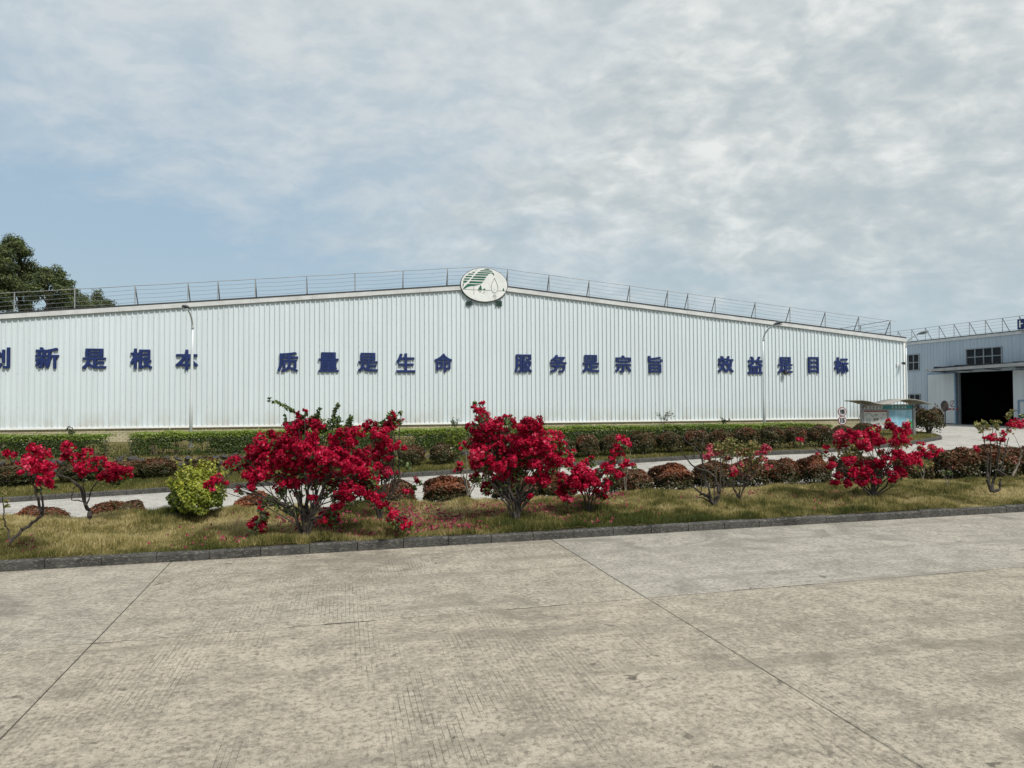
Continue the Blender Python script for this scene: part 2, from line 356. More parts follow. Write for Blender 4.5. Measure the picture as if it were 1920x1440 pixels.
# --- forecourt: cast slabs with open joints
fc = empty('forecourt', kind='structure')
JA = N0 - 2.42                                              # long joint parallel to the kerb (k = 0.255)
p1 = on_z(312, 1062, 0); p2 = on_z(1035, 1012, 0)
KS = 0.262; ths = math.atan(KS); cs_, ss_ = math.cos(ths), math.sin(ths)
def slab_uv(p): return (p.x * cs_ + p.y * ss_, -p.x * ss_ + p.y * cs_)
ua, ub = slab_uv(p1)[0], slab_uv(p2)[0]; pitch = ub - ua
vj = slab_uv(on_z(1215, 1120, 0))[1]
def rag(u, v): return .010 * (fbm(np.array(u * 3.1 + 5), np.array(v * 7.7)) - .5) + .016 * max(0.0, float(fbm(np.array(u * 9.0), np.array(v * 3 + 2))) - .56) * 4
def slab(u0, u1, v0, v1):
    g = .004; e = .004; u0 += g; u1 -= g; nn = 40; us = [u0 + (u1 - u0) * k / nn for k in range(nn + 1)]
    lo = [(u, v0 + .010 + float(rag(u, v0))) for u in us]; hi = [(u, v1 - .010 - float(rag(u, v1 + 5))) for u in reversed(us)]
    ring = lo + hi; n = len(ring); cu, cv_ = (u0 + u1) / 2, (v0 + v1) / 2; b = MB()
    ins = [(u + (e if u < cu else -e) * (abs(u - cu) > (u1 - u0) / 2 - 1e-6), v + (e if v < cv_ else -e)) for u, v in ring]
    vs = [(u, v, -.12) for u, v in ring] + [(u, v, -e) for u, v in ring] + [(u, v, 0) for u, v in ins]
    fs = [tuple(range(2 * n, 3 * n))] + [(a + k, a + (k + 1) % n, a + n + (k + 1) % n, a + n + k) for a in (0, n) for k in range(n)]
    o = b.add(vs, fs).build('slab', MAT['concrete'], fc); o.rotation_euler = (0, 0, ths); o.location = (0, 0, random.uniform(-.003, .001)); return o
vfront = slab_uv(Vector((0, N0, 0)))[1] + .35
for i in range(-5, 8):
    u0 = ua + i * pitch; u1 = u0 + pitch
    for v0, v1, tone_ in ((vj, vfront, {-1: .30, 0: .12, 1: .55, 2: .50}.get(i, .3)), (vj - 4.2, vj, {0: .02, 1: .06, 2: .05}.get(i, .08)), (vj - 8.4, vj - 4.2, .2)):
        o = slab(u0, u1, v0, v1); o.color = (tone_, tone_, tone_, 1)
MB().box(-26, 40, -9, vfront + .1, -.14, -.007).build('joint_filler', MAT['joint'], fc).rotation_euler = (0, 0, ths)
# --- lane
lane = grid_mesh('lane', np.linspace(-60, 120, 120), np.linspace(0, 1, 14), lambda X, T: 11.6 + KW * X + T * 120 - T * 0, lambda X, Y: lane_z(X), MAT['concrete_lane'])
tag(lane, kind='structure'); lane.color = (.3, .3, .3, 1)
# --- island lawn
isl = grid_mesh('lawn_island', np.linspace(-12, 18, 150), np.linspace(0, 1, 40), lambda X, T: (N0 + .13 + KN * X) * (1 - T) + (B0 + KW * X) * T,
                lambda X, Y: island_z(X, Y) - .02, MAT['soil'])
tag(isl, kind='structure')
# --- far kerb path
kp = [(-22 + i * .5, K0 + KW * (-22 + i * .5)) for i in range(60)]
kp = [p for p in kp if p[0] <= 7.6] + [(9.2, 21.45), (11, 22.55), (12.6, 23.8), (14, 25.0), (15.6, 26.6), (17.0, 28.1), (17.75, 29.4), (18.2, 31), (18.6, 33), (19.4, 35.3)]
def resample(path, step):
    P = [Vector((x, y, 0)) for x, y in path]; out = [P[0].copy()]; acc = 0.0; cur = P[0].copy(); i = 1
    while i < len(P):
        d = (P[i] - cur).length
        if acc + d >= step: cur = cur + (P[i] - cur).normalized() * (step - acc); out.append(cur.copy()); acc = 0
        else: acc += d; cur = P[i].copy(); i += 1
    return out
kme = {}
def kerb_piece(L, h, wd, key):
    if key not in kme:
        b = MB(); e = .018
        vs = []
        for x in (0.001, L - .001):
            vs += [(x, 0, -.25), (x, 0, h - e), (x, e, h), (x, wd - e, h), (x, wd, h - e), (x, wd, -.25)]
        fs = [(i, i + 1, i + 7, i + 6) for i in range(5)] + [(5, 4, 3, 2, 1, 0), (6, 7, 8, 9, 10, 11)]
        kme[key] = b.add(vs, fs).mesh('kerbstone', MAT['kerb'])
    return kme[key]
def kerb_run(name, pts, h, zf, flip=False):
    root = empty(name, kind='structure')
    for a, b in zip(pts[:-1], pts[1:]):
        if flip: a, b = b, a
        d = b - a
        o = link(bpy.data.objects.new('kerbstone', kerb_piece(d.length * 1.0 if False else .5, h, .12, (h,))), root)
        za, zb = float(zf(a.x)), float(zf(b.x))
        o.location = (a.x, a.y, za + random.uniform(-.010, .006)); o.rotation_euler = (0, -math.atan2(zb - za, d.length) + random.uniform(-.008, .008), math.atan2(d.y, d.x) + random.uniform(-.006, .006))
    return root
nk = resample([(-10, N0 + KN * -10), (17, N0 + KN * 17)], .505)
kerb_run('near_kerb', nk, .098, lambda x: 0.0)
kerb_run('far_kerb', resample(kp, .505), .12, lane_z)
kerb_run('island_back_kerb', resample([(-12, B0 + KW * -12 - .0), (18, B0 + KW * 18)], .505), .10, lane_z, flip=True)
# --- verge between the far kerb and the warehouse
vx = np.linspace(-30, 7.6, 80)
vg = grid_mesh('verge', vx, np.array([0, .1, .3, .5, .75, .999, 1.001, 1.3, 1.8, 2.4, 3.3]), lambda X, T: K0 + .1 + KW * X + T * (S0 - K0 - .1), lambda X, Y: verge_z(X, Y) - .015, MAT['soil'])
tag(vg, kind='structure')
rk = [Vector((x, y)) for x, y in kp if x >= 7.0]
V, F = [], []
for i, q in enumerate(rk):
    nx = rk[min(i + 1, len(rk) - 1)] - rk[max(i - 1, 0)]; nrm = Vector((-nx.y, nx.x)).normalized()
    a = q + nrm * .1; b_ = Vector((min(q.x, 19.5), W0 + KW * min(q.x, 19.5) + .2))
    for k in range(8):
        w = k / 7; c = a.lerp(b_, w); V.append((c.x, c.y, float(lane_z(c.x)) + .095 + .03 * math.sin(w * 3)))
for i in range(len(rk) - 1):
    for k in range(7): j = i * 8 + k; F.append((j, j + 8, j + 9, j + 1))
tag(mesh_np('verge_corner', V, F, MAT['soil'], smooth=True), kind='structure')

# ================================================================== WAREHOUSE
wh = empty('warehouse', (0, W0, 0), TH, label='long white corrugated metal warehouse with low gable and cream brick base', cat='building')
sA = wall_sz(908, 540)[0]; HL = 22.0; ZAP, SLP, ZP = 6.62, .0935, .64
topz = lambda s: ZAP - SLP * abs(s - sA)
s0, s1 = sA - HL, sA + HL; PW = .8; npan = int(round((s1 - s0) / PW)); PW = (s1 - s0) / npan; rp = PW / 4
for i in range(npan):
    a = s0 + i * PW; xs = []
    for k in range(4):
        q = a + k * rp
        xs += [(q, 0), (q + rp * .68, 0), (q + rp * .73, -.042), (q + rp * .90, -.042), (q + rp * .95, 0)]
    xs += [(a + PW, 0)]
    if any(abs(x - sA) < PW for x, _ in xs) and xs[0][0] < sA < xs[-1][0]:
        j = [x for x, _ in xs]; k = sum(1 for x in j if x < sA); xs.insert(k, (sA, xs[k][1]))
    dz = random.uniform(-.010, .004); n = len(xs)
    vs = [(x, y + dz, ZP) for x, y in xs] + [(x, y + dz, topz(x)) for x, y in xs]
    o = MB().add(vs, [(k, k + 1, n + k + 1, n + k) for k in range(n - 1)]).build('wall_panel', MAT['white_sheet'], wh)
# screw heads on the girts
b = MB()
for zz in (1.45, 2.75, 3.95, 5.0, 5.8):
    for i in range(npan * 4):
        x = s0 + (i + .81) * rp
        if zz < topz(x) - .2 and i % 2 == 0: b.box(x - .009, x + .009, -.048, -.038, zz - .010, zz + .010)
tag(b.build('screws', MAT['rail'], wh), kind='stuff')
# brick base
MB().box(s0 + .02, s1 - .02, .03, .3, -.7, ZP - .02).build('base_wall', MAT['mortar'], wh)
b = MB()
for r_ in range(11):
    z0 = ZP - .03 - (r_ + 1) * .075
    off = (r_ % 2) * .12
    x = s0 + off
    while x < s1 - .25:
        d = random.uniform(-.004, .004); b.box(x, x + .228, .012 + d, .05, z0, z0 + .064); x += .24
tag(b.build('bricks', MAT['brick'], wh), kind='stuff')
# flashing strip, corner trims, fascia, roof, side and back walls
MB().box(s0, s1, -.055, .02, ZP - .035, ZP + .03).build('base_flashing', MAT['white_trim'], wh)
for sx in (s0, s1): MB().box(sx - .06, sx + .06, -.052, .08, ZP + .03, topz(sx) - .01).build('corner_trim', MAT['white_trim'], wh)
for sg in (-1, 1):
    e = sA + sg * (HL + .06); seg = 9
    for k in range(seg):
        a = sA + sg * (HL + .06) * k / seg; c = sA + sg * (HL + .06) * (k + 1) / seg; a, c = min(a, c), max(a, c)
        za, zb = topz(a), topz(c); j = random.uniform(-.012, .012)
        MB().prism([(a + .003, za - .02 + j * .3), (c - .003, zb - .02 + j * .3), (c - .003, zb + .165), (a + .003, za + .165)], -.11 + j * .3, .05).build('fascia', MAT['trim'], wh)
    x0, x1 = (min(sA, e), max(sA, e))
    MB().prism([(x0, topz(x0) + .168), (x1, topz(x1) + .168), (x1, topz(x1) + .215), (x0, topz(x0) + .215)], -.125, 60).build('roof', MAT['roof_dark'], wh)
    MB().prism([(x0, topz(x0) + .02), (x1, topz(x1) + .02), (x1, topz(x1) + .165), (x0, topz(x0) + .165)], .06, 60).build('roof_underside', MAT['trim'], wh)
for sx in (s0, s1 - .1): MB().box(sx, sx + .1, .085, 60, -.7, topz(s0)).build('side_wall', MAT['white_sheet'], wh)

# roof railing
rl = empty('roof_railing', (0, W0, 0), TH, label='thin wire railing with braced posts along the long warehouse roof edge', cat='railing')
post_px = [(28, 584), (141, 577), (254, 570), (353, 563), (409, 560), (479, 555), (575, 550), (665.5, 545), (756, 539), (839, 534),
           (951.5, 533), (1029, 546), (1104, 556), (1180, 567), (1251, 578), (1289, 582), (1340, 588.5), (1340 + 75, 596), (1480, 605), (1546, 612), (1609, 618), (1668, 628)]
ps = sorted([s0 + .3, s0 + 1.9] + [wall_sz(x, y)[0] for x, y in post_px])
RH = .78; rz = lambda s: topz(s) + .20
for s in ps:
    MB().tube([(s, -.06, rz(s)), (s, -.06, rz(s) + RH)], .020, 6).build('post', MAT['rail'], rl)
    MB().tube([(s, -.06, rz(s) + RH - .04), (s + .01, .36, rz(s))], .021, 6).build('brace', MAT['rail_dark'], rl)
for k in range(5):
    zz = RH - .01 - k * .165; rr = .013 if k == 0 else .0065
    pts = []
    for a, c in zip(ps[:-1], ps[1:]):
        n_ = 5
        for q in range(n_):
            s = a + (c - a) * q / n_; pts.append((s, -.06, rz(s) + zz - (.012 + .01 * (k > 0)) * math.sin(math.pi * q / n_)))
    s = ps[-1]; pts.append((s, -.06, rz(s) + zz))
    if k == 0: pts.append((s + .35, -.1, rz(s) + zz - .03))
    MB().tube(pts, rr, 5).build('top_rail' if k == 0 else 'wire', MAT['rail'] if k == 0 else MAT['wire'], rl)
se = ps[-1]
for k in range(4):
    MB().tube([(se, -.06, rz(se) + RH - k * .2), (se + .3, 12, rz(se) + RH - .1 - k * .2)], .014 if k == 0 else .007, 5).build('side_rail', MAT['rail_dark'], rl)
for j in range(1, 6):
    y = j * 2.1; MB().tube([(se + .02 * j, y, rz(se) - .05), (se + .02 * j, y, rz(se) + RH - .03)], .02, 6).build('post', MAT['rail'], rl)
    MB().tube([(se + .02 * j, y, rz(se) + RH - .06), (se - .35, y, rz(se))], .018, 6).build('brace', MAT['rail_dark'], rl)

# ---- wall characters
def glyph(ch, off=0.0, extrude=0.0):
    c = bpy.data.curves.new('g', 'FONT'); c.body = ch; c.size = 1.0; c.offset = off; c.extrude = extrude; c.resolution_u = 3
    o = bpy.data.objects.new('g', c); COL.objects.link(o); bpy.context.view_layer.update()
    me = bpy.data.meshes.new_from_object(o.evaluated_get(bpy.context.evaluated_depsgraph_get()))
    bpy.data.objects.remove(o); bpy.data.curves.remove(c); return me
def glyph_mesh(name, ch, x0, x1, z0, z1, depth, m, bold=.026, y=0.0):
    """glyph fitted to a box in local x,z, front face at y - depth; heavy strokes from five shifted copies stepped by 0.6 mm"""
    me0 = glyph(ch, 0.0, .5); n = len(me0.vertices); V = np.empty(n * 3, np.float32); me0.vertices.foreach_get('co', V); V = V.reshape(-1, 3)
    F0 = [tuple(p.vertices) for p in me0.polygons]; lo, hi = V.min(0), V.max(0); vs, fs = [], []
    for k, (dx, dz) in enumerate(((0, 0), (-1, .75), (1, .75), (-1, -.75), (1, -.75), (0, .8), (0, -.8), (1, 0), (-1, 0))):
        q = (V - lo) / (hi - lo); sx, sz = 1 - 2 * bold, 1 - 2 * bold
        X = x0 + (x1 - x0) * (bold + q[:, 0] * sx + dx * bold); Z = z0 + (z1 - z0) * (bold + q[:, 1] * sz + dz * bold); Y = y - q[:, 2] * (depth - .0006 * k) + .0003 * k
        vs += list(zip(X.tolist(), Y.tolist(), Z.tolist())); fs += [tuple(i + k * n for i in f) for f in F0]
    me = bpy.data.meshes.new(name); me.from_pydata(vs, [], fs); me.update(); me.materials.append(m); return me
CH = [('创', -25, 18, 650, 691, 'cut off by the left edge of the picture'), ('新', 66, 110, 650.5, 691, 'second of the leftmost slogan'),
      ('是', 154, 199, 653, 692, 'third of the leftmost slogan'), ('根', 244, 285, 653, 692, 'fourth of the leftmost slogan'),
      ('本', 329, 371, 655, 694, 'half hidden behind the left lamp pole'),
      ('质', 520, 559, 659.5, 697.5, 'first of the second slogan'), ('量', 597, 635, 660, 697.5, 'second of the second slogan'), ('是', 671, 709, 661, 697.5, 'middle of the second slogan'),
      ('生', 743, 779, 662, 698.5, 'fourth of the second slogan'), ('命', 815, 848, 662.5, 698, 'last of the second slogan, below the round sign'),
      ('服', 965, 998, 664, 698.5, 'first of the third slogan'), ('务', 1031.5, 1063, 665, 698.5, 'second of the third slogan'), ('是', 1092, 1124, 665, 698.5, 'middle of the third slogan'),
      ('宗', 1153.5, 1184, 666, 698.5, 'fourth of the third slogan'), ('旨', 1215.5, 1242.5, 667, 699.5, 'last of the third slogan'),
      ('效', 1346.5, 1376, 667, 698.5, 'first of the rightmost slogan'), ('益', 1402, 1431.5, 668, 701, 'left of the middle lamp pole'),
      ('是', 1459, 1487, 669, 700, 'right of the middle lamp pole'), ('目', 1516, 1536, 669, 700, 'fourth of the rightmost slogan'), ('标', 1565, 1591.5, 669.5, 700.5, 'last of the rightmost slogan')]
for ch, xa, xb, ya, yb, where in CH:
    sa, zt = wall_sz(xa, ya, .09); sb, zb = wall_sz(xb, yb, .09); cx_ = (sa + sb) / 2; hw = (sb - sa) / 2
    me = glyph_mesh('wall_character', ch, -hw, hw, 0, zt - zb, .06, MAT['navy'])
    o = link(bpy.data.objects.new('wall_character', me)); yy = -.034
    o.location = (cx_ * CT - yy * ST, W0 + cx_ * ST + yy * CT, zb); o.rotation_euler = (0, 0, TH)
    tag(o, 'navy blue raised character %s on white wall, %s' % (ch, where), 'letter', 'navy slogan characters on the wall')

# ---- logo sign
def wl(s, y, z): return Vector((s * CT - y * ST, W0 + s * ST + y * CT, z))
sc_, zc_ = wall_sz(908, 533.5, .2); sl_ = wall_sz(863.5, 533.5, .2)[0]; sr_ = wall_sz(952.5, 533.5, .2)[0]; zt_ = wall_sz(908, 501.5, .2)[1]; zb_ = wall_sz(908, 566, .2)[1]
RX, RZ = (sr_ - sl_) / 2, (zt_ - zb_) / 2
lg = empty('logo_sign', wl((sl_ + sr_) / 2, -.12, (zt_ + zb_) / 2), TH, label='oval white sign with green striped leaf and water drop at gable peak', cat='sign')
ell = lambda rx, rz_, n=64: [(rx * math.cos(2 * math.pi * k / n), rz_ * math.sin(2 * math.pi * k / n)) for k in range(n)]
MB().prism(ell(RX, RZ), -.02, .10).build('rim', MAT['logo_dark'], lg)
MB().prism(ell(RX * .975, RZ * .97), -.035, -.018).build('panel', MAT['logo_white'], lg)
# artwork, zoom pixel coordinates (12x zoom of the photo, centre 818,648, radii 535,385)
U = lambda x, y: ((x - 818) / 535 * RX, -(y - 648) / 385 * RZ)
def art(name, polys, m=MAT['logo_green'], d=.0):
    b = MB()
    for pl in polys: b.prism([U(*p) for p in pl], -.041 - d, -.036)
    return b.build(name, m, lg)
for pl in [[(800, 308), (840, 288), (910, 288), (955, 308)], [(715, 346), (745, 322), (985, 322), (1005, 346)], [(655, 392), (690, 362), (1020, 366), (1010, 384), (960, 384), (935, 394)],
           [(610, 440), (635, 408), (920, 408), (890, 440)], [(555, 498), (585, 460), (872, 460), (845, 500)], [(512, 548), (540, 516), (840, 516), (812, 550)],
           [(470, 618), (500, 574), (800, 576), (755, 620)], [(400, 680), (450, 636), (740, 640), (690, 655), (600, 678), (500, 690), (430, 715), (390, 750), (335, 748)],
           [(620, 345), (655, 298), (648, 320), (630, 345)], [(540, 385), (565, 362), (618, 362), (600, 385)], [(440, 430), (480, 404), (590, 408), (570, 430)],
           [(385, 490), (415, 456), (550, 458), (530, 490)], [(355, 546), (375, 514), (505, 516), (480, 548)], [(340, 612), (352, 566), (450, 568), (405, 614)], [(330, 735), (342, 632), (370, 634), (350, 690)],
           [(975, 372), (1030, 376), (1045, 400), (1042, 445), (1025, 420), (1005, 395)]]: art('leaf_stripe', [pl], MAT['logo_green'])
for pl in [[(672, 762), (735, 655), (752, 668), (760, 740), (775, 762)], [(780, 762), (825, 720), (850, 762)], [(1230, 770), (1245, 710), (1262, 712), (1275, 770)]]: art('hill', [pl])
art('water_line', [[(330, 762), (970, 766), (970, 772), (330, 768)], [(1125, 768), (1325, 770), (1325, 776), (1125, 774)]], MAT['logo_dark'])
drop = [(1048, 490), (1095, 590), (1124, 670), (1126, 720), (1110, 780), (1080, 815), (1048, 824), (1014, 812), (988, 778), (974, 725), (976, 668), (1002, 590)]
b = MB(); b.tube([(U(*p)[0], -.040, U(*p)[1]) for p in drop + drop[:1]], .0085, 4); b.build('drop_outline', MAT['logo_dark'], lg)
art('ripple', [[(x0, y), (x1, y), (x1, y + 8), (x0, y + 8)] for x0, x1, y in ((1030, 1072, 820), (1020, 1080, 866), (1005, 1095, 890), (1005, 1040, 913), (1055, 1090, 913), (1033, 1078, 950), (675, 745, 784), (705, 755, 806), (800, 838, 806), (780, 812, 830), (1035, 1055, 738))], MAT['logo_dark'])
art('panel_seam', [[(579, 680), (586, 680), (586, 870), (579, 870)]], MAT['logo_dark'])
for ch, xa, xb, ya, yb, wh_ in (('绿', 873.5, 886, 563.5, 573, 'left'), ('源', 929, 942, 563.5, 574, 'right')):
    sa, zt = wall_sz(xa, ya, .09); sb, zb = wall_sz(xb, yb, .09)
    o = link(bpy.data.objects.new('wall_character', glyph_mesh('wall_character', ch, 0, sb - sa, 0, zt - zb, .06, MAT['letter_green'], .02)))
    o.location = wl(sa, -.034, zb); o.rotation_euler = (0, 0, TH)
    tag(o, 'small dark green raised character under the %s side of the oval sign' % wh_, 'letter', 'small green characters under the oval sign')

# ---- street lamps (arm points away from the warehouse)
def lamp(base, hgt, label, lean=0.0, droop=0.0):
    r0 = empty('street_lamp', base, TH, label=label, cat='street lamp', group='white street lamps along the warehouse')
    pts = [(0, 0, 0), (lean * .3, 0, hgt * .35), (lean * .7, 0, hgt * .7), (lean, 0, hgt * .86)]; rad = [.058, .050, .042, .036]
    arm = [(lean, 0, hgt * .86)]
    for k in range(1, 9):
        a = k / 8 * R(78); arm.append((lean, -(1 - math.cos(a)) * .95, hgt * .86 + math.sin(a) * .58))
    MB().tube(pts, rad, 12).build('pole', MAT['lamp_white'], r0, True)
    MB().tube(arm, [.036 - .0012 * k for k in range(9)], 10).build('arm', MAT['lamp_white'], r0, True)
    e = arm[-1]; hd = MB(); L = .62
    pr = [(-.02, .030, .03), (.08, .085, .055), (.28, .125, .075), (.48, .115, .06), (.60, .06, .03), (.63, .02, .012)]
    for q, w_, t_ in pr:
        n = 10
        for k in range(n):
            a = 2 * math.pi * k / n; hd.v.append((e[0] + w_ * math.cos(a), e[1] - q, e[2] + .02 + q * .12 + t_ * math.sin(a) * (1 if math.sin(a) > 0 else .45)))
    for i in range(len(pr) - 1):
        for k in range(10): hd.f.append((i * 10 + k, i * 10 + (k + 1) % 10, (i + 1) * 10 + (k + 1) % 10, (i + 1) * 10 + k))
    hd.f += [tuple(reversed(range(10))), tuple(range(50, 60))]
    h = hd.build('lamp_head', MAT['lamp_grey'], r0, True)
    MB().box(e[0] - .085, e[0] + .085, e[1] - .52, e[1] - .12, e[2] - .015, e[2] + .006).build('lens', MAT['lens'], h)
    MB().tube([(0, 0, 0), (0, 0, .03)], .11, 12).build('base_plate', MAT['steel'], r0)
p = on_line(357.5, 812, 27.0); lamp((p.x, p.y, .07), 4.72, 'white street lamp in front of the wall by the leftmost slogan', .05)
p = on_line(1433, 795, 27.0); lamp((p.x, p.y, .07), 4.62, 'white street lamp between two characters of the rightmost slogan')
p = at(1701, 790, 34.3); lamp((p.x, p.y, .02), 4.72, 'white street lamp beyond the notice board by the warehouse corner')

# ---- small fittings on the wall
sx, sz = wall_sz(1690, 682, .1)
cm = empty('security_camera', wl(sx, -.04, sz), TH, label='small dark dome security camera near the right corner of the warehouse', cat='camera')
MB().tube([(-.16, 0, -.06), (-.02, -.16, .0)], .022, 6).build('bracket', MAT['cam_white'], cm); MB().box(-.22, -.10, -.03, .02, -.14, .02).build('junction_box', MAT['cam_white'], cm)
b = MB(); b.tube([(.0, -.10, .03), (.02, -.19, .02), (.04, -.34, -.01)], [.05, .07, .065], 10); b.build('housing', MAT['sign_black'], cm, True)
sx, sz = wall_sz(1471, 699, .1)
fl = empty('floodlight', wl(sx, -.06, sz), TH, label='small black floodlight below a character of the rightmost slogan', cat='light')
MB().box(-.09, .09, -.20, -.10, -.09, .07).build('housing', MAT['sign_black'], fl, bevel=.01); MB().box(-.03, .03, -.11, .03, -.02, .12).build('bracket', MAT['sign_black'], fl)

# ================================================================== FAR BUILDING (faces left, square to the warehouse)
FO = Vector((27.5, 43.9, 0)); FR = TH - math.pi / 2
def fac(px, py, y=0.0):
    d = ray(px, py); n = Vector((CT, ST, 0)); k = (FO.dot(n) + y) / d.dot(n); p = Vector((0, 0, H)) + d * k - FO
    return p.x * ST - p.y * CT, p.z
fb = empty('workshop', FO, FR, label='pale blue metal workshop with open doorway and canopy at the right', cat='building')
FZ = 5.22; X0, X1 = -16.0, 30.0
dx0, dx1 = fac(1795, 760)[0], fac(1903, 760)[0]; DZ = fac(1795, 699)[1]
wx0, wx1 = fac(1813, 670)[0], fac(1878, 670)[0]; wz0, wz1 = fac(1845, 683)[1], fac(1845, 653.5)[1]
ax1 = fac(1723, 680)[0]; az0, az1 = fac(1723, 693)[1], fac(1723, 665)[1]; ax0 = ax1 - 1.75
bx1 = fac(1725.5, 755)[0]; bz0, bz1 = fac(1725, 771)[1], fac(1725, 740)[1]; bx0 = bx1 - 1.75
holes = [(ax0, ax1, az0, az1), (bx0, bx1, bz0, bz1), (wx0, wx1, wz0, wz1), (dx0, dx1, -.1, DZ)]
# corrugated sheets, cut round the openings
pw = .75; x = X0
while x < X1:
    xe = min(x + pw, X1); cuts = sorted({x, xe, *[h[0] for h in holes if x < h[0] < xe], *[h[1] for h in holes if x < h[1] < xe]})
    b = MB()
    for a, c in zip(cuts[:-1], cuts[1:]):
        mid_ = (a + c) / 2; spans = [(0.0, FZ)]
        for h in holes:
            if h[0] < mid_ < h[1]:
                spans = [q for s_ in spans for q in ((s_[0], min(s_[1], h[2])), (max(s_[0], h[3]), s_[1])) if q[1] - q[0] > .01]
        xs = [(a, 0)]; k = math.ceil((a - X0) / .25 - 1e-6)
        while X0 + k * .25 < c:
            q = X0 + k * .25
            for ddx, dy in ((.0, 0), (.02, -.022), (.06, -.022), (.08, 0)):
                if a < q + ddx < c: xs.append((q + ddx, dy))
            k += 1
        xs.append((c, 0)); n = len(xs)
        for z0, z1 in spans: MB().add([(q, y, z0) for q, y in xs] + [(q, y, z1) for q, y in xs], [(k, k + 1, n + k + 1, n + k) for k in range(n - 1)]).build('wall_panel', MAT['blue_sheet'], fb)
    x = xe
MB().box(X0, X1, -.06, .02, FZ - .02, FZ + .16).build('eave_trim', MAT['trim'], fb)
MB().prism([(X0, FZ + .16), (X1, FZ + .16), (X1, FZ + .2), (X0, FZ + .2)], -.10, 25).build('roof', MAT['roof_dark'], fb)
MB().box(X0, X0 + .1, .06, 25, 0, FZ).build('end_wall', MAT['blue_sheet'], fb); MB().box(X1 - .1, X1, .06, 25, 0, FZ).build('end_wall', MAT['blue_sheet'], fb)
MB().box(X0 + .1, X1 - .1, 24.9, 25, 0, FZ).build('back_wall', MAT['inside_shade'], fb)
MB().box(X0 + .1, X1 - .1, .1, 24.9, FZ - .1, FZ - .02).build('ceiling', MAT['inside_shade'], fb)
MB().box(X0 + .1, X1 - .1, .1, 24.9, -.06, .012).build('workshop_floor', MAT['inside_shade'], fb)
for q in range(3):
    xx = dx0 + 1.4 + q * 2.1; MB().box(xx, xx + .3, 9.0, 9.3, .012, FZ - .1).build('column', MAT['inside_shade'], fb)
MB().box(dx0 - 3, dx1 + 4, 9.35, 9.45, .012, FZ - .1).build('inner_wall', MAT['inside_shade'], fb)
def window(x0, x1, z0, z1, nx, nz):
    w = empty('window', (0, 0, 0)); w.parent = fb
    MB().box(x0 - .06, x1 + .06, -.05, .07, z1, z1 + .06).box(x0 - .06, x1 + .06, -.07, .07, z0 - .06, z0).box(x0 - .06, x0, -.05, .07, z0, z1).box(x1, x1 + .06, -.05, .07, z0, z1).build('frame', MAT['frame'], w)
    for i in range(1, nx): xx = x0 + (x1 - x0) * i / nx; MB().box(xx - .028, xx + .028, -.03, .05, z0, z1).build('mullion', MAT['frame'], w)
    for i in range(1, nz): zz = z0 + (z1 - z0) * i / nz; MB().box(x0, x1, -.026, .048, zz - .025, zz + .025).build('mullion', MAT['frame'], w)
    for i in range(nx):
        for j in range(nz):
            a, c = x0 + (x1 - x0) * i / nx, x0 + (x1 - x0) * (i + 1) / nx; e, g = z0 + (z1 - z0) * j / nz, z0 + (z1 - z0) * (j + 1) / nz
            MB().box(a + .03, c - .03, .015 + random.uniform(0, .012), .035, e + .028, g - .028).build('pane', MAT['glass'], w)
window(ax0, ax1, az0, az1, 4, 2); window(bx0, bx1, bz0, bz1, 4, 2); window(wx0, wx1, wz0, wz1, 4, 2)
# sliding leaf, jambs and right panel
lx0 = fac(1741, 760, -.12)[0]; lx1 = fac(1791, 760, -.12)[0]; lz = fac(1760, 701, -.12)[1]
leaf = MB().box(lx0, lx1, -.16, -.09, .06, lz).build('sliding_door', MAT['pale_door'], fb)
MB().box(lx0 - .05, lx1 + .05, -.17, -.15, lz - .03, lz + .05).box(lx0 - .05, lx0, -.17, -.15, .06, lz).build('door_edge', MAT['blue_frame'], leaf)
MB().box(dx0 - .02, dx0 + .16, -.02, .12, 0, DZ).build('door_jamb', MAT['frame'], fb)
MB().box(lx1 + .02, lx1 + .12, -.20, -.10, 0, lz).build('door_post', MAT['blue_frame'], fb)
leaf2 = MB().box(dx1 + .05, dx1 + 3.2, -.16, -.09, .06, lz).build('sliding_door', MAT['pale_door'], fb)
gx = fac(1909, 790, -.2)[0]; gz = fac(1912, 752, -.2)[1]
MB().box(gx, gx + 2, -.22, -.17, gz, gz + .07).box(gx, gx + .07, -.22, -.17, .05, gz).box(dx1 + .05, gx, -.21, -.18, gz - .55, gz - .5).build('gate_frame', MAT['blue_frame'], leaf2)
# prohibition mark and lines on the door leaf
nx_, nz_ = fac(1786, 757, -.17)
b = MB(); ring = [(nx_ + .19 * math.cos(a), -.168, nz_ + .19 * math.sin(a)) for a in np.linspace(0, 2 * math.pi, 21)]
b.tube(ring, .018, 4).tube([ring[3], ring[13]], .018, 4); b.build('no_smoking_mark', MAT['sign_red'], leaf)
MB().box(nx_ - .45, nx_ - .1, -.166, -.161, nz_ - .40, nz_ - .28).box(nx_ - .02, nx_ + .4, -.166, -.161, nz_ - .40, nz_ - .28).build('lettering', MAT['poster_red'], leaf)
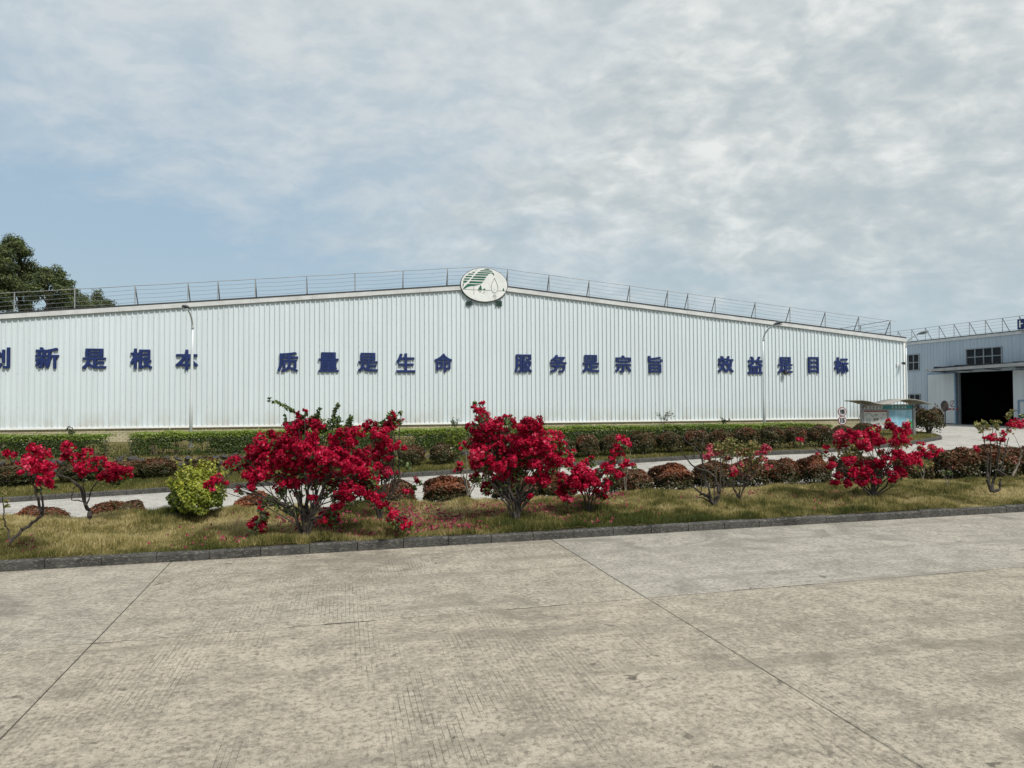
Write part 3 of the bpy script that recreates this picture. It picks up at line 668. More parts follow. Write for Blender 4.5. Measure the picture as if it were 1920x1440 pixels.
# canopy with rough upper edge
cx0 = fac(1742, 697, -1.0)[0]; cz = DZ + .10
cn = empty('canopy', (0, 0, 0)); cn.parent = fb
MB().prism([(cx0, cz), (dx1 + 5, cz + .10), (dx1 + 5, cz + .30), (cx0, cz + .16)], -1.25, -1.15).build('canopy_fascia', MAT['canopy'], cn)
MB().prism([(cx0, cz + .02), (dx1 + 5, cz + .12), (dx1 + 5, cz + .18), (cx0, cz + .07)], -1.145, -.03).build('canopy_sheet', MAT['canopy_under'], cn)
for k in range(22):
    xx = cx0 + .2 + k * .42 + random.uniform(-.1, .1)
    MB().box(xx, xx + random.uniform(.15, .38), -1.1 + random.uniform(0, .4), -.3, cz + .19, cz + .27 + random.uniform(0, .07)).build('roof_debris', MAT['roof_dark'], cn)
for k in range(5):
    xx = cx0 + .3 + k * 1.9; MB().tube([(xx, -1.1, cz + .0), (xx, -.02, cz - .02)], .03, 6).build('bracket', MAT['canopy_under'], cn)
# railing
fr = empty('roof_railing', FO, FR, label='wire railing along the roof edge of the pale blue workshop', cat='railing')
fps = [fac(x, 630)[0] for x in (1709.5, 1735, 1761, 1789, 1818, 1848, 1880, 1912)]; stp = fps[-1] - fps[-2]
fps = [fps[0] - 1.2 * k for k in range(6, 0, -1)] + fps + [fps[-1] + stp * k for k in range(1, 6)]
for s in fps:
    MB().tube([(s, 0, FZ + .19), (s, 0, FZ + 1.0)], .02, 6).build('post', MAT['rail'], fr); MB().tube([(s, .02, FZ + .96), (s + .03, .5, FZ + .2)], .018, 6).build('brace', MAT['rail_dark'], fr)
for k in range(5): MB().tube([(fps[0], 0, FZ + .99 - k * .18), (fps[-1], 0, FZ + .99 - k * .18)], .014 if k == 0 else .007, 5).build('top_rail' if k == 0 else 'wire', MAT['rail'], fr)
# blue roof sign at the frame edge
gx0 = fac(1913.5, 615)[0]
rs_ = empty('roof_sign', FO, FR, label='blue sign box standing on the workshop roof at the right picture edge', cat='sign')
MB().box(gx0, gx0 + 1.2, -.22, -.12, FZ + .22, FZ + .78).build('panel', MAT['navy'], rs_)
MB().box(gx0 + .12, gx0 + .2, -.232, -.221, FZ + .32, FZ + .70).box(gx0 + .2, gx0 + .34, -.232, -.221, FZ + .5, FZ + .56).build('white_stroke', MAT['white_trim'], rs_)
for q in (.25, .95): MB().tube([(gx0 + q, -.17, FZ + .0), (gx0 + q, -.17, FZ + .25)], .03, 6).build('leg', MAT['rail'], rs_)
# convex traffic mirror, its dark back turned to us
mb_ = on_z(1772.5, 797.5, 0.0); mb_ = at(1772.5, 797, 40.5)
mr = empty('traffic_mirror', (mb_.x, mb_.y, 0), FR, label='round traffic mirror with dark back on a post before the workshop', cat='mirror')
MB().tube([(0, 0, 0), (0, 0, 1.25)], .035, 8).build('post', MAT['mirror_back'], mr)
b = MB(); prof = [(0, .0), (.20, .015), (.30, .05), (.32, .09), (.30, .12)]; n = 24
for rr, yy in prof:
    for k in range(n): a = 2 * math.pi * k / n; b.v.append((.12 + rr * math.cos(a) * .82, -.05 - yy, 1.18 + rr * math.sin(a)))
for i in range(len(prof) - 1):
    for k in range(n): b.f.append((i * n + k, i * n + (k + 1) % n, (i + 1) * n + (k + 1) % n, (i + 1) * n + k))
b.build('dish', MAT['mirror_back'], mr, True)
MB().prism([(.12 + .8 * .29 * math.cos(a), 1.18 + .29 * math.sin(a)) for a in np.linspace(0, 2 * math.pi, 25)[:-1]], -.172, -.150).build('hood', MAT['mirror_back'], mr)
MB().tube([(0, -.02, 1.15), (.10, -.06, 1.18)], .025, 6).build('bracket', MAT['mirror_back'], mr)

# ================================================================== SPEED SIGNS
sgp = at(1579, 788, 26.0); rad_ = 8.6 * 26 / FPX
sg = empty('speed_sign', (sgp.x, sgp.y, .05), TH * .4, label='pair of round red rimmed road signs on one post, stacked', cat='sign')
MB().tube([(0, .02, 0), (0, .02, at(1579, 765, 26).z - .05)], .024, 8).build('post', MAT['steel'], sg)
for ch, py in (('慢', 772.0), ('15', 788.3)):
    zc1 = at(1579, py, 26.0).z - .05; cir = lambda r_: [(r_ * math.cos(a), zc1 + r_ * math.sin(a)) for a in np.linspace(0, 2 * math.pi, 33)[:-1]]
    d = MB().prism(cir(rad_), -.018, -.005).build('red_rim', MAT['sign_red'], sg); MB().prism(cir(rad_ * .84), -.024, -.0185).build('sign_face', MAT['sign_white'], d)
    q = rad_ * .58; w_ = q * (1.0 if ch == '慢' else .90)
    link(bpy.data.objects.new('lettering', glyph_mesh('lettering', ch, -w_, w_, zc1 - q * .95, zc1 + q * .95, .004, MAT['sign_black'], .03 if ch == '慢' else .085, -.0245)), d)

# ================================================================== NOTICE BOARD
nbl = at(1617, 815, 29.0); nbr = at(1713.5, 820, 29.6); nd = nbr - nbl; nth = math.atan2(nd.y, nd.x); BW = math.hypot(nd.x, nd.y)
nb = empty('notice_board', (nbl.x, nbl.y, .0), nth, label='metal notice board with wavy roof and two glazed posters', cat='notice board')
def nz(px, py):
    return at(px, py, 29.0 + .6 * (px - 1617) / 96.5).z
nX = lambda px: (px - 1617) / 96.5 * BW
zt = nz(1660, 760.5); zh = nz(1660, 767.2); zb = nz(1660, 803.0)
for xx in (0, BW): MB().box(xx - .055, xx + .055, -.05, .06, 0, zt + (.12 if xx == 0 else .08)).build('post', MAT['steel'], nb)
MB().box(.055, BW - .055, -.03, .05, zb - .06, zb).box(.055, BW - .055, -.03, .05, zt, zt + .05).build('rail', MAT['steel'], nb)
MB().box(.055, BW - .055, .0, .04, zb, zt).build('back_panel', MAT['poster_grey'], nb)
xm = nX(1664.5)
MB().box(xm - .05, xm + .05, -.035, -.001, zb, zh - .01).build('mullion', MAT['steel'], nb); MB().box(.055, BW - .055, -.04, -.002, zh - .035, zh).build('header_rail', MAT['steel'], nb)
xt = nX(1655)
MB().prism([(.06, zh + .003), (xt - .05, zh + .003), (xt + .02, zt - .004), (.06, zt - .004)], -.02, -.003).build('header', MAT['poster_white'], nb)
hd2 = MB().prism([(xt - .04, zh + .003), (BW - .06, zh + .003), (BW - .06, zt - .004), (xt + .03, zt - .004)], -.02, -.003).build('header', MAT['teal'], nb)
hh = zt - zh
def marks(xs, z, m, w_=.075, yy=-.0215):
    b = MB()
    for xx in xs:
        for q in range(3): b.box(xx, xx + w_, yy, yy + .001, z + q * .035, z + q * .035 + .018)
        b.box(xx + w_ * .42, xx + w_ * .6, yy - .0008, yy, z - .005, z + .095)
    return b.build('header_marks', m, nb)
marks([nX(x) for x in (1623, 1630, 1636.5, 1643, 1649)], zh + hh * .2, MAT['poster_ink']); marks([nX(x) for x in (1672, 1678.5, 1684.5, 1690.5, 1696)], zh + hh * .2, MAT['poster_white'])
pl_ = MB().box(.08, xm - .06, -.015, -.003, zb + .02, zh - .045).build('poster', MAT['poster_white'], nb)
x0, x1 = .08, xm - .06; w_ = x1 - x0; z0, z1 = zb + .02, zh - .045; h_ = z1 - z0; q = -.018
MB().box(x0, x1, q, -.0155, z1 - h_ * .09, z1 - h_ * .01).build('red_band', MAT['poster_red'], pl_)
b = MB()
for k in range(9):
    a = R(200 - k * 27.5); b.box(x0 + w_ * (.20 + .13 * math.cos(a)) - .03, x0 + w_ * (.20 + .13 * math.cos(a)) + .03, q, -.0155, z1 - h_ * .26 + h_ * .09 * math.sin(a) - .02, z1 - h_ * .26 + h_ * .09 * math.sin(a) + .025)
b.build('round_diagram', MAT['poster_grey'], pl_)
b = MB()
for (u, v, du, dv) in ((.45, .22, .16, .03), (.45, .30, .16, .025), (.80, .23, .12, .03), (.36, .30, .07, .04), (.42, .44, .05, .14), (.50, .44, .05, .14), (.58, .44, .05, .14), (.62, .70, .06, .12), (.54, .72, .05, .10), (.38, .60, .12, .02)):
    b.box(x0 + w_ * u, x0 + w_ * (u + du), q, -.0155, z1 - h_ * (v + dv), z1 - h_ * v)
b.build('printed_blocks', MAT['poster_ink'], pl_)
MB().box(x0 + w_ * .72, x0 + w_ * .95, q, -.0155, z1 - h_ * .85, z1 - h_ * .40).box(x0 + w_ * .08, x0 + w_ * .30, q, -.0155, z1 - h_ * .75, z1 - h_ * .46).build('text_area', MAT['poster_grey'], pl_)
x0, x1 = xm + .06, BW - .08; w_ = x1 - x0
pr_ = MB().box(x0, x1, -.015, -.003, zb + .02, zh - .045).build('poster', MAT['poster_blue'], nb)
b = MB()
for k in range(11):
    v = .05 + k * .065; b.box(x0 + w_ * .03, x0 + w_ * (.22 + .08 * random.random()), q, -.0155, z1 - h_ * (v + .018), z1 - h_ * v)
    b.box(x0 + w_ * .36, x0 + w_ * (.50 + .12 * random.random()), q, -.0155, z1 - h_ * (v + .12), z1 - h_ * (v + .105))
    b.box(x0 + w_ * .70, x0 + w_ * (.82 + .12 * random.random()), q, -.0155, z1 - h_ * (v + .05), z1 - h_ * (v + .035))
b.build('text_lines', MAT['poster_line'], pr_)
MB().prism([(x0 + w_ * .55, z0), (x1, z0), (x1, z0 + h_ * .38), (x0 + w_ * .85, z0 + h_ * .40), (x0 + w_ * .7, z0 + h_ * .28)], q, -.0155).build('green_hill', MAT['poster_green'], pr_)
MB().box(x0 + w_ * .74, x0 + w_ * .86, q - .002, q - .0005, z0 + h_ * .26, z0 + h_ * .52).build('white_tower', MAT['poster_white'], pr_)
# wavy roof: curved sheet reaching forward and back
zf = [(1600.5, 752.2), (1608, 752.8), (1616, 754.5), (1626, 757.5), (1638, 759.2), (1650, 758.2), (1662, 754.5), (1674, 751), (1686, 749.6), (1698, 750.4), (1709, 753), (1720, 756), (1729, 758.5)]
b = MB(); n = len(zf)
for dy, dzz in ((-.55, .02), (.5, .02)):
    for off in (0, .03): b.v += [(nX(x), dy, nz(x, y) + off + (.012 if dy < 0 else 0)) for x, y in zf]
for i in range(n - 1):
    b.f += [(i, i + 1, 2 * n + i + 1, 2 * n + i), (n + i, 3 * n + i, 3 * n + i + 1, n + i + 1), (i, n + i, n + i + 1, i + 1), (2 * n + i, 2 * n + i + 1, 3 * n + i + 1, 3 * n + i)]
b.f += [(0, 2 * n, 3 * n, n), (n - 1, 2 * n - 1, 4 * n - 1, 3 * n - 1)]
b.build('wavy_roof', MAT['board_roof'], nb, True)
for px in (1617, 1713.5): MB().tube([(nX(px), 0, zt - .1), (nX(px) , -.45, nz(px, 755))], .022, 6).build('roof_bracket', MAT['steel'], nb)
MB().tube([(nX(1609), -.45, nz(1609, 754)), (nX(1603), -.2, nz(1603, 787))], .010, 5).build('stay', MAT['rail_dark'], nb)

# ================================================================== STONE RETAINING WALL (left)
sw = empty('stone_wall', (0, 0, 0), label='low dark rubble stone retaining wall behind the red shrubs at left', cat='wall')
def swp(s, y, z): return (s * CT - y * ST, S0 + s * ST + y * CT, z)
core = MB(); xs = np.linspace(-17, 2.5, 30)
for i, s in enumerate(xs):
    zt_ = .10; zb_ = float(lane_z(s * CT)) - .1
    for y in (.05, .5): core.v += [swp(s, y, zb_), swp(s, y, zt_ - .02)]
for i in range(29):
    a = i * 4; core.f += [(a, a + 4, a + 5, a + 1), (a + 1, a + 5, a + 7, a + 3), (a + 6, a + 2, a + 3, a + 7)]
core.build('wall_core', MAT['stone_mortar'], sw)
stv = []
for k in range(7):
    n = 7; b = MB(); rg = random.Random(k); base = [(math.cos(2 * math.pi * j / n + rg.uniform(-.25, .25)) * rg.uniform(.8, 1.1), math.sin(2 * math.pi * j / n + rg.uniform(-.25, .25)) * rg.uniform(.8, 1.1)) for j in range(n)]
    for y, sc in ((.6, 1.0), (-.15, 1.0), (-.42, .72)): b.v += [(x * sc * .5, y * .3, z * sc * .5) for x, z in base]
    b.v.append((0, -.17, 0))
    for i in range(2):
        for j in range(n): b.f.append((i * n + j, (i + 1) * n + j, (i + 1) * n + (j + 1) % n, i * n + (j + 1) % n))
    for j in range(n): b.f.append((2 * n + (j + 1) % n, 2 * n + j, 3 * n))
    stv.append(b.mesh('stone', MAT['stone']))
s = -16.6
while s < 1.8:
    wst = random.uniform(.24, .40); gz_ = float(lane_z(s * CT)) + .12; hw = .10 - gz_; rows = max(1, int(round(hw / .2)))
    for r_ in range(rows):
        o = link(bpy.data.objects.new('stone', random.choice(stv)), sw); rh = hw / rows
        o.location = swp(s + wst / 2 + (r_ % 2) * .12 + random.uniform(-.05, .05), .05 + random.uniform(-.05, .05), gz_ + rh * (r_ + .5) + random.uniform(-.05, .02)); o.scale = (wst * random.uniform(.8, 1.2), random.uniform(.5, .9), rh * random.uniform(.85, 1.2)); o.rotation_euler = (0, random.choice((0, math.pi)) + random.uniform(-.5, .5), TH)
    s += wst * .98

# ================================================================== VEGETATION
def runit(n):
    v = RNG.normal(size=(n, 3)); return v / np.linalg.norm(v, axis=1, keepdims=True)
def nrm(v): return v / np.maximum(np.linalg.norm(v, axis=1, keepdims=True), 1e-9)
def leaves(name, P, N, L, Wd, tint, m, parent=None, D=None, fold=.18, local=None):
    """folded diamond leaves at P facing about N"""
    P = np.asarray(P, float); n = len(P)
    N = nrm(np.asarray(N, float)); D = runit(n) if D is None else np.asarray(D, float)
    D = nrm(D - N * (D * N).sum(1, keepdims=True)); S = np.cross(D, N)
    L = np.broadcast_to(np.asarray(L, float), (n,))[:, None]; Wd = np.broadcast_to(np.asarray(Wd, float), (n,))[:, None]
    V = np.stack([P - D * L * .5, P + S * Wd * .5 + N * Wd * fold, P + D * L * .5, P - S * Wd * .5 + N * Wd * fold], 1).reshape(-1, 3)
    F = np.arange(4 * n).reshape(n, 4)
    return mesh_np(name, V, F, m, parent, np.repeat(np.clip(tint, 0, 1), 4), local=local)
def bez(a, b, c, n=7):
    a, b, c = Vector(a), Vector(b), Vector(c); return [a * (1 - t) ** 2 + b * 2 * t * (1 - t) + c * t * t for t in [i / (n - 1) for i in range(n)]]

# ---- grass
def blades(name, X, Y, Z, hgt, wid, lean, tint, label, parent=None):
    n = len(X); a = RNG.random(n) * 2 * math.pi; P = np.stack([X, Y, Z - .01], 1)
    la = RNG.random(n) * 2 * math.pi; ln = lean * RNG.random(n)
    T = P + np.stack([np.cos(la) * ln * hgt, np.sin(la) * ln * hgt, hgt * np.sqrt(np.maximum(.05, 1 - ln * ln))], 1)
    S = np.stack([np.cos(a), np.sin(a) * .6, np.zeros(n)], 1) * (wid / 2)[:, None]
    V = np.stack([P - S, P + S, T], 1).reshape(-1, 3)
    o = mesh_np(name, V, np.arange(3 * n).reshape(n, 3), MAT['grass'], parent, np.repeat(np.clip(tint, 0, 1), 3))
    return tag(o, label, 'grass', kind='stuff')
NG = 520000
X = -9.5 + RNG.random(NG) * 24.5; f = RNG.random(NG) ** 1.15
Y = (N0 + .055 + KN * X) * (1 - f) + (B0 + KW * X) * f; Z = island_z(X, Y) - .02
tuft = fbm(X * 2.6 + 5, Y * 2.6); dry = fbm(X * .9 + 20, Y * .9 + 4); fine_ = fbm(X * 9, Y * 9 + 3)
green = np.zeros(NG)
for gx_, gy_, gr in ((1290, 960, .75), (1400, 940, .6), (1250, 945, .4), (700, 985, .5), (880, 975, .6), (930, 1000, .45), (60, 950, .4), (330, 965, .6), (480, 960, .5), (1620, 925, .5), (1480, 950, .4), (1700, 945, .5), (620, 1005, .5), (1050, 985, .5), (1800, 915, .4)):
    q = on_z(gx_, gy_, .17); green = np.maximum(green, np.exp(-(((X - q.x) / gr) ** 2 + ((Y - q.y) / (gr * .6)) ** 2)))
edge = np.exp(-(f / .07) ** 2)
hg = .018 + .042 * np.clip(tuft * 1.9 - .45, 0, 1) + .035 * green + .022 * edge + .02 * RNG.random(NG)
Z = Z + .065 * np.clip(tuft * 2.2 - .75, 0, 1) + .035 * green * fine_
tint = .66 + (dry - .5) * 1.8 - green * .42 + (fine_ - .5) * .8 + RNG.normal(0, .16, NG) - edge * .22 - .25 * np.clip(tuft * 2.2 - 1.05, 0, 1)
blades('lawn_grass', X, Y, Z, hg, .007 + .005 * RNG.random(NG), .95, tint, 'dry yellow green lawn grass covering the planted island')
n = 110000
X = -17 + RNG.random(n) * 25; f = RNG.random(n); Y = K0 + .12 + KW * X + f * (S0 - K0 - .3); Z = verge_z(X, Y) - .01
blades('verge_grass', X, Y, Z, .05 + .05 * RNG.random(n), .016 + .012 * RNG.random(n), .8, .18 + RNG.normal(0, .16, n) + (fbm(X, Y) - .5) * .7, 'dark green grass on the verge under the far shrubs')
n = 45000
u = RNG.random(n) * (len(rk) - 1.001); i0 = u.astype(int); w = u - i0; RK = np.array([(q.x, q.y) for q in rk]); A = RK[i0] * (1 - w)[:, None] + RK[i0 + 1] * w[:, None]
f = .02 + RNG.random(n) * .8; Bx = np.minimum(A[:, 0], 19.5); X = A[:, 0] * (1 - f) + Bx * f - .05; Y = A[:, 1] * (1 - f) + (W0 + KW * Bx) * f + .05; ok = Y > 0
blades('corner_grass', X, Y, lane_z(X) + .10, .045 + .05 * RNG.random(n), .022 + .015 * RNG.random(n), .8, .26 + RNG.normal(0, .15, n) + (fbm(X, Y) - .5) * .6, 'green grass at the rounded corner below the notice board')
n = 26000
X = -18 + RNG.random(n) * 30; Y = S0 - .06 + KW * X + RNG.random(n) ** 1.8 * 6.5
blades('terrace_grass', X, Y, np.full(n, .08), .04 + .07 * RNG.random(n), .02 + .015 * RNG.random(n), .8, .05 + RNG.normal(0, .15, n), 'rank grass on the terrace around the hedge foot')

# ---- clipped hedge (two lengths with a bare gap)
def hs(px): return (on_line(px, 815, S0 + .72 - .5).x) / CT
def hedge(sa, sb, label):
    root = empty('clipped_hedge', swp((sa + sb) / 2, .72, .07), TH, label=label, cat='hedge', group='clipped hedge along the warehouse')
    Lh = sb - sa; wy, hz_ = 1.0, .655
    def w2(s, y, z): s = s - (sa + sb) / 2; return np.stack([s, y, z], 1)
    n = int(4300 * Lh); kind = RNG.random(n)
    s = sa + RNG.random(n) * Lh; top = hz_ + (fbm(s * 1.1, s * 0 + 3) - .5) * .13 + (fbm(s * 5, s * 0 + 9) - .5) * .06
    y = (RNG.random(n) - .5) * wy; z = np.zeros(n); up = kind < .40
    z = np.where(up, top - np.abs(RNG.normal(0, .055, n)), top * RNG.random(n) ** .75)
    y = np.where(up, y, -wy / 2 + np.abs(RNG.normal(0, .13, n)))
    dens = fbm(s * 1.7 + 3, z * 3.5 + 8); low = (~up) & (z < .45) & (dens < .31 + .07 * (z < .2) + .09 * np.exp(-((s - hs(225)) / 1.6) ** 2)); endfade = np.minimum(s - sa, sb - s) < RNG.random(n) * .5
    spr = RNG.random(n) < .012; z = np.where(spr & up, z + RNG.random(n) * .12, z)
    keep = ~low & ~(endfade & (RNG.random(n) < .7)); s, y, z, up, top = s[keep], y[keep], z[keep], up[keep], top[keep]; n = len(s)
    N = np.where(up[:, None], np.array([0, -.35, 1.0]), np.array([0, -1.0, .35])) + runit(n) * .75
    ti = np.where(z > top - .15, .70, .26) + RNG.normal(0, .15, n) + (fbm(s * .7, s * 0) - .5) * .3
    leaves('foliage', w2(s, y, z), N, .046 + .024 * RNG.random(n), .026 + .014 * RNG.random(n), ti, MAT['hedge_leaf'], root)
    b = MB()
    for k in range(int(Lh * 16)):
        q = RNG.random() * Lh - Lh / 2; yy = -wy / 2 + abs(RNG.normal(0, .18)) + .04; a = (q, yy, -.02)
        for j in range(2): b.tube([a, (q + RNG.normal(0, .05), yy + RNG.normal(0, .04), .25), (q + RNG.normal(0, .12), yy + RNG.normal(0, .08), .50)], [.010, .007, .004], 4, False)
    b.build('stems', MAT['twig'], root)
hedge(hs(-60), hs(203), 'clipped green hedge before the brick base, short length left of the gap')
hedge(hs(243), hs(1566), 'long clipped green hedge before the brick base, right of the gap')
# tall weed shoots over the hedge
def sprig(px, py, ph, label, spread=.25):
    p = on_line(px, py, S0 + .8); root = empty('weed_sprig', (p.x, p.y, .09), 0, label=label, cat='plant', group='shoots above the hedge')
    top = p.z - .09; b = MB(); Ps = []
    for k in range(4):
        e = Vector((RNG.normal(0, spread), RNG.normal(0, .1), top + RNG.uniform(-.05, .05) + .02)); pts = bez((0, 0, .3), (0, 0, top - ph), e, 6); b.tube(pts, [.012, .010, .008, .006, .005, .003], 4)
        for q in pts[3:]:
            for _ in range(7): Ps.append(q + Vector(RNG.normal(0, .035, 3)))
    b.build('stem', MAT['twig'], root); Ps = np.array(Ps); leaves('foliage', Ps, runit(len(Ps)), .075, .04, RNG.random(len(Ps)) * .5, MAT['tree_leaf'], root)
sprig(1243, 777, .1, 'dark leafy shoot rising above the hedge right of centre', .28); sprig(1357, 788, .05, 'small dark shoot above the hedge between the lamp and centre', .12)
sprig(855, 790, .06, 'small shoot above the hedge left of the middle bougainvillea', .12); sprig(135, 806, .05, 'small green shoot above the hedge at far left', .10)

# ---- red tipped clipped shrubs
def ball_mesh(w_, h_, n, seed, redness):
    rg = np.random.default_rng(seed); u = rg.normal(size=(n, 3)); u[:, 2] = np.where(u[:, 2] < -.45, -u[:, 2], u[:, 2]); u /= np.linalg.norm(u, axis=1, keepdims=True)
    lob = 1 + .10 * np.sin(u[:, 0] * 5 + seed) * np.cos(u[:, 1] * 4 + seed * 2) + .06 * np.sin(u[:, 2] * 7 + u[:, 0] * 6 + seed * 3)
    sq = (np.abs(u) ** 3.2).sum(1) ** (-1 / 3.2)                # boxy, clipped ball
    inner = rg.random(n) < .30
    dep = np.where(inner, rg.uniform(.55, .86, n), 1 - np.abs(rg.normal(0, .055, n)))
    spk = rg.random(n) < .025; dep = np.where(spk, dep * 1.06, dep); r = dep * lob * (sq * .62 + .38)
    P = u * r[:, None] * np.array([w_ / 2, w_ / 2 * .9, h_ * .56]); P[:, 2] += h_ * .46; P[:, 2] = np.maximum(P[:, 2], .02)
    hn = P[:, 2] / h_
    patch = np.clip(np.sin(u[:, 0] * 3 + seed * 1.3) * np.cos(u[:, 2] * 4 + seed) + .3 * np.sin(u[:, 1] * 7 + seed), -.3, 1)
    ti = .10 + .48 * redness * np.clip(hn * 1.25 - .15, 0, 1) + .22 * (~inner) * redness * np.clip(hn * 2 - .4, 0, 1) + rg.normal(0, .17, n) + .30 * patch * redness
    ti = np.where(inner, np.minimum(ti, .35), ti)              # older green leaves inside, tinted dark to paint the crown's inner shade, red flushes at the tips
    N = u + rg.normal(size=(n, 3)) * .75 + np.array([0, 0, .3]); D = rg.normal(size=(n, 3)) + np.array([0, 0, 1.2])
    o = leaves('foliage', P, N, .078 + .034 * rg.random(n), .034 + .014 * rg.random(n), ti, MAT['photinia'], None, D)
    me = o.data; bpy.data.objects.remove(o); return me
def stems_mesh(h_, seed):
    b = MB(); rg = random.Random(seed)
    for k in range(9):
        a = rg.uniform(0, 6.28); b.tube([(0.03 * math.cos(a), .03 * math.sin(a), -.05), (.10 * math.cos(a), .10 * math.sin(a), h_ * .35), (.3 * math.cos(a), .28 * math.sin(a), h_ * .8)], [.018, .013, .006], 5, False)
    return b.mesh('stems', MAT['twig'])
ORD = ['first', 'second', 'third', 'fourth', 'fifth', 'sixth', 'seventh', 'eighth', 'ninth', 'tenth', 'eleventh', 'twelfth', 'thirteenth', 'fourteenth', 'fifteenth', 'sixteenth', 'seventeenth', 'eighteenth', 'nineteenth', 'twentieth']
near_me = [(ball_mesh(1.0, 1.0, 6500, 3 + k, r_), stems_mesh(1.0, k)) for k, r_ in enumerate((1.0, .8, 1.15, .9))]
far_me = [(ball_mesh(1.0, 1.0, 4600, 31 + k, r_), stems_mesh(1.0, 20 + k)) for k, r_ in enumerate((.62, .5, .75, .66))]
def shrub(loc, w_, h_, meshes, label, group, sx=1.0):
    me, sm = meshes; root = empty('red_tipped_shrub', loc, RNG.random() * 6.28, label=label, cat='shrub', group=group)
    for nm, mm in (('foliage', me), ('stems', sm)):
        o = link(bpy.data.objects.new(nm, mm), root); o.scale = (w_, w_, h_)
    return root
NEAR = [(73, 957, 108), (224, 946, 104), (480, 930, 92), (744, 908, 78), (838, 899, 100), (966, 897, 92), (1040, 890, 80), (1180, 884, 84), (1258, 875, 88), (1335, 872, 84), (1400, 868, 76), (1462, 866, 70), (1523, 861, 68), (1600, 858, 72), (1716, 862, 62), (1785, 847, 98), (1856, 842, 98), (1918, 843, 76)]
for i, (px, py, wpx) in enumerate(NEAR):
    p = on_line(px, py, 11.75); z0 = float(island_z(p.x, p.y)) - .03; w_ = wpx * p.y / FPX
    if px < 700: z0 = min(z0, p.z - .30)
    shrub((p.x, p.y, z0), w_ * .92, max(.30, p.z - z0) * 1.06, near_me[i % 4], 'low clipped red tipped shrub along the lawn rear edge, %s from the left' % ORD[i], 'red tipped shrubs behind the lawn')
FARS = [(38, 871, 92, 22.0), (150, 868, 74, 22.0), (237, 865, 60, 22.0), (298, 861, 62, 21.9), (380, 860, 56, 21.8), (660, 846, 60, 21.4), (715, 842, 52, 21.2), (772, 836, 48, 21.0), (830, 834, 50, 20.9), (1055, 820, 48, 20.6), (1101, 817, 46, 20.5), (1148, 816, 44, 20.5),
        (1204, 812, 50, 20.4), (1254, 811, 50, 20.4), (1305, 808, 50, 20.3), (1350, 807, 46, 20.3), (1399, 804, 52, 20.3), (1447, 802.5, 46, 20.3), (1490, 802, 44, 20.3), (1538, 799.5, 50, 20.4)]
for i, (px, py, wpx, yc) in enumerate(FARS):
    p = on_line(px, py, yc); z0 = float(verge_z(p.x, p.y)) - .03; w_ = wpx * p.y / FPX
    shrub((p.x, p.y, z0), w_ * 1.0, p.z - z0, far_me[i % 4], 'clipped russet shrub on the verge across the lane, %s from the left' % ORD[i], 'russet shrubs on the far verge')
for px, py, wpx, Yd, lab in ((1580, 800, 46, 24.8, 'russet shrub at the foot of the round road signs'), (1622, 795, 46, 27.2, 'rounded russet shrub in front of the notice board')):
    p = at(px, py, Yd); shrub((p.x, p.y, .05), wpx * Yd / FPX, p.z - .05, far_me[1], lab, 'russet shrubs by the signs')
# loose brown bush by the lane corner
p = at(1741, 765, 30.5); bb = empty('brown_bush', (p.x, p.y, .02), 0, label='round brown bush with long loose shoots beside the notice board', cat='shrub')
o = link(bpy.data.objects.new('foliage', ball_mesh(1.0, 1.0, 4200, 77, .55)), bb); o.scale = (1.15, 1.1, 1.0); o.location = (0, 0, .12)
b = MB(); Ps = []
for a, c in (((-.3, .9), (-.62, 1.45)), ((.1, .95), (.28, 1.4)), ((.3, .9), (.72, 1.45)), ((.35, .85), (.60, 1.25)), ((-.1, .9), (-.3, 1.3))):
    pts = bez((0, 0, .1), (a[0], 0, a[1]), (c[0], RNG.normal(0, .1), c[1] * .92), 8); b.tube(pts, [.02, .018, .015, .012, .010, .008, .006, .004], 5)
    for q in pts[4:]:
        for _ in range(9): Ps.append(q + Vector(RNG.normal(0, .05, 3)))
for k in range(10): a = k * .63; b.tube([(.03 * math.cos(a), .03 * math.sin(a), -.02), (.12 * math.cos(a), .12 * math.sin(a), .3), (.35 * math.cos(a), .35 * math.sin(a), .75)], [.022, .016, .008], 5)
b.build('stems', MAT['twig'], bb); Ps = np.array(Ps); leaves('shoot_leaves', Ps, runit(len(Ps)), .09, .04, .35 + RNG.random(len(Ps)) * .4, MAT['photinia'], bb)

# ---- golden round shrub on the lawn
p = on_z(367, 962, .2); gs = empty('golden_shrub', (p.x, p.y, float(island_z(p.x, p.y)) - .04), 0, label='rounded yellow green leafy shrub on the lawn at left', cat='shrub')
n = 9500; u = runit(n); u[:, 2] = np.where(u[:, 2] < -.5, -u[:, 2], u[:, 2]); rr = (1 - np.abs(RNG.normal(0, .16, n)))
lob = 1 + .16 * np.sin(u[:, 0] * 6 + 1) * np.cos(u[:, 1] * 5) + .10 * np.sin(u[:, 0] * 11 + u[:, 2] * 8)
lob = lob * (1 + .20 * np.clip(np.sin(u[:, 0] * 3.3 + .8) + u[:, 2] * .6, -.6, 1)) * .9
P = u * (rr * lob)[:, None] * np.array([.385, .36, .30]); P[:, 2] += .30; P[:, 2] = np.maximum(P[:, 2], .03)
tp = []
for k in range(52):
    a = RNG.random() * 6.28; r_ = math.sqrt(RNG.random()) * .30; x, y = r_ * math.cos(a), r_ * math.sin(a); L_ = RNG.uniform(.05, .24)
    z0 = .30 + .30 * math.sqrt(max(0, 1 - (r_ / .385) ** 2))
    for q in range(34): tp.append((x * (1 + q * .004) + RNG.normal(0, .012), y + RNG.normal(0, .012), z0 - .05 + L_ * q / 26))
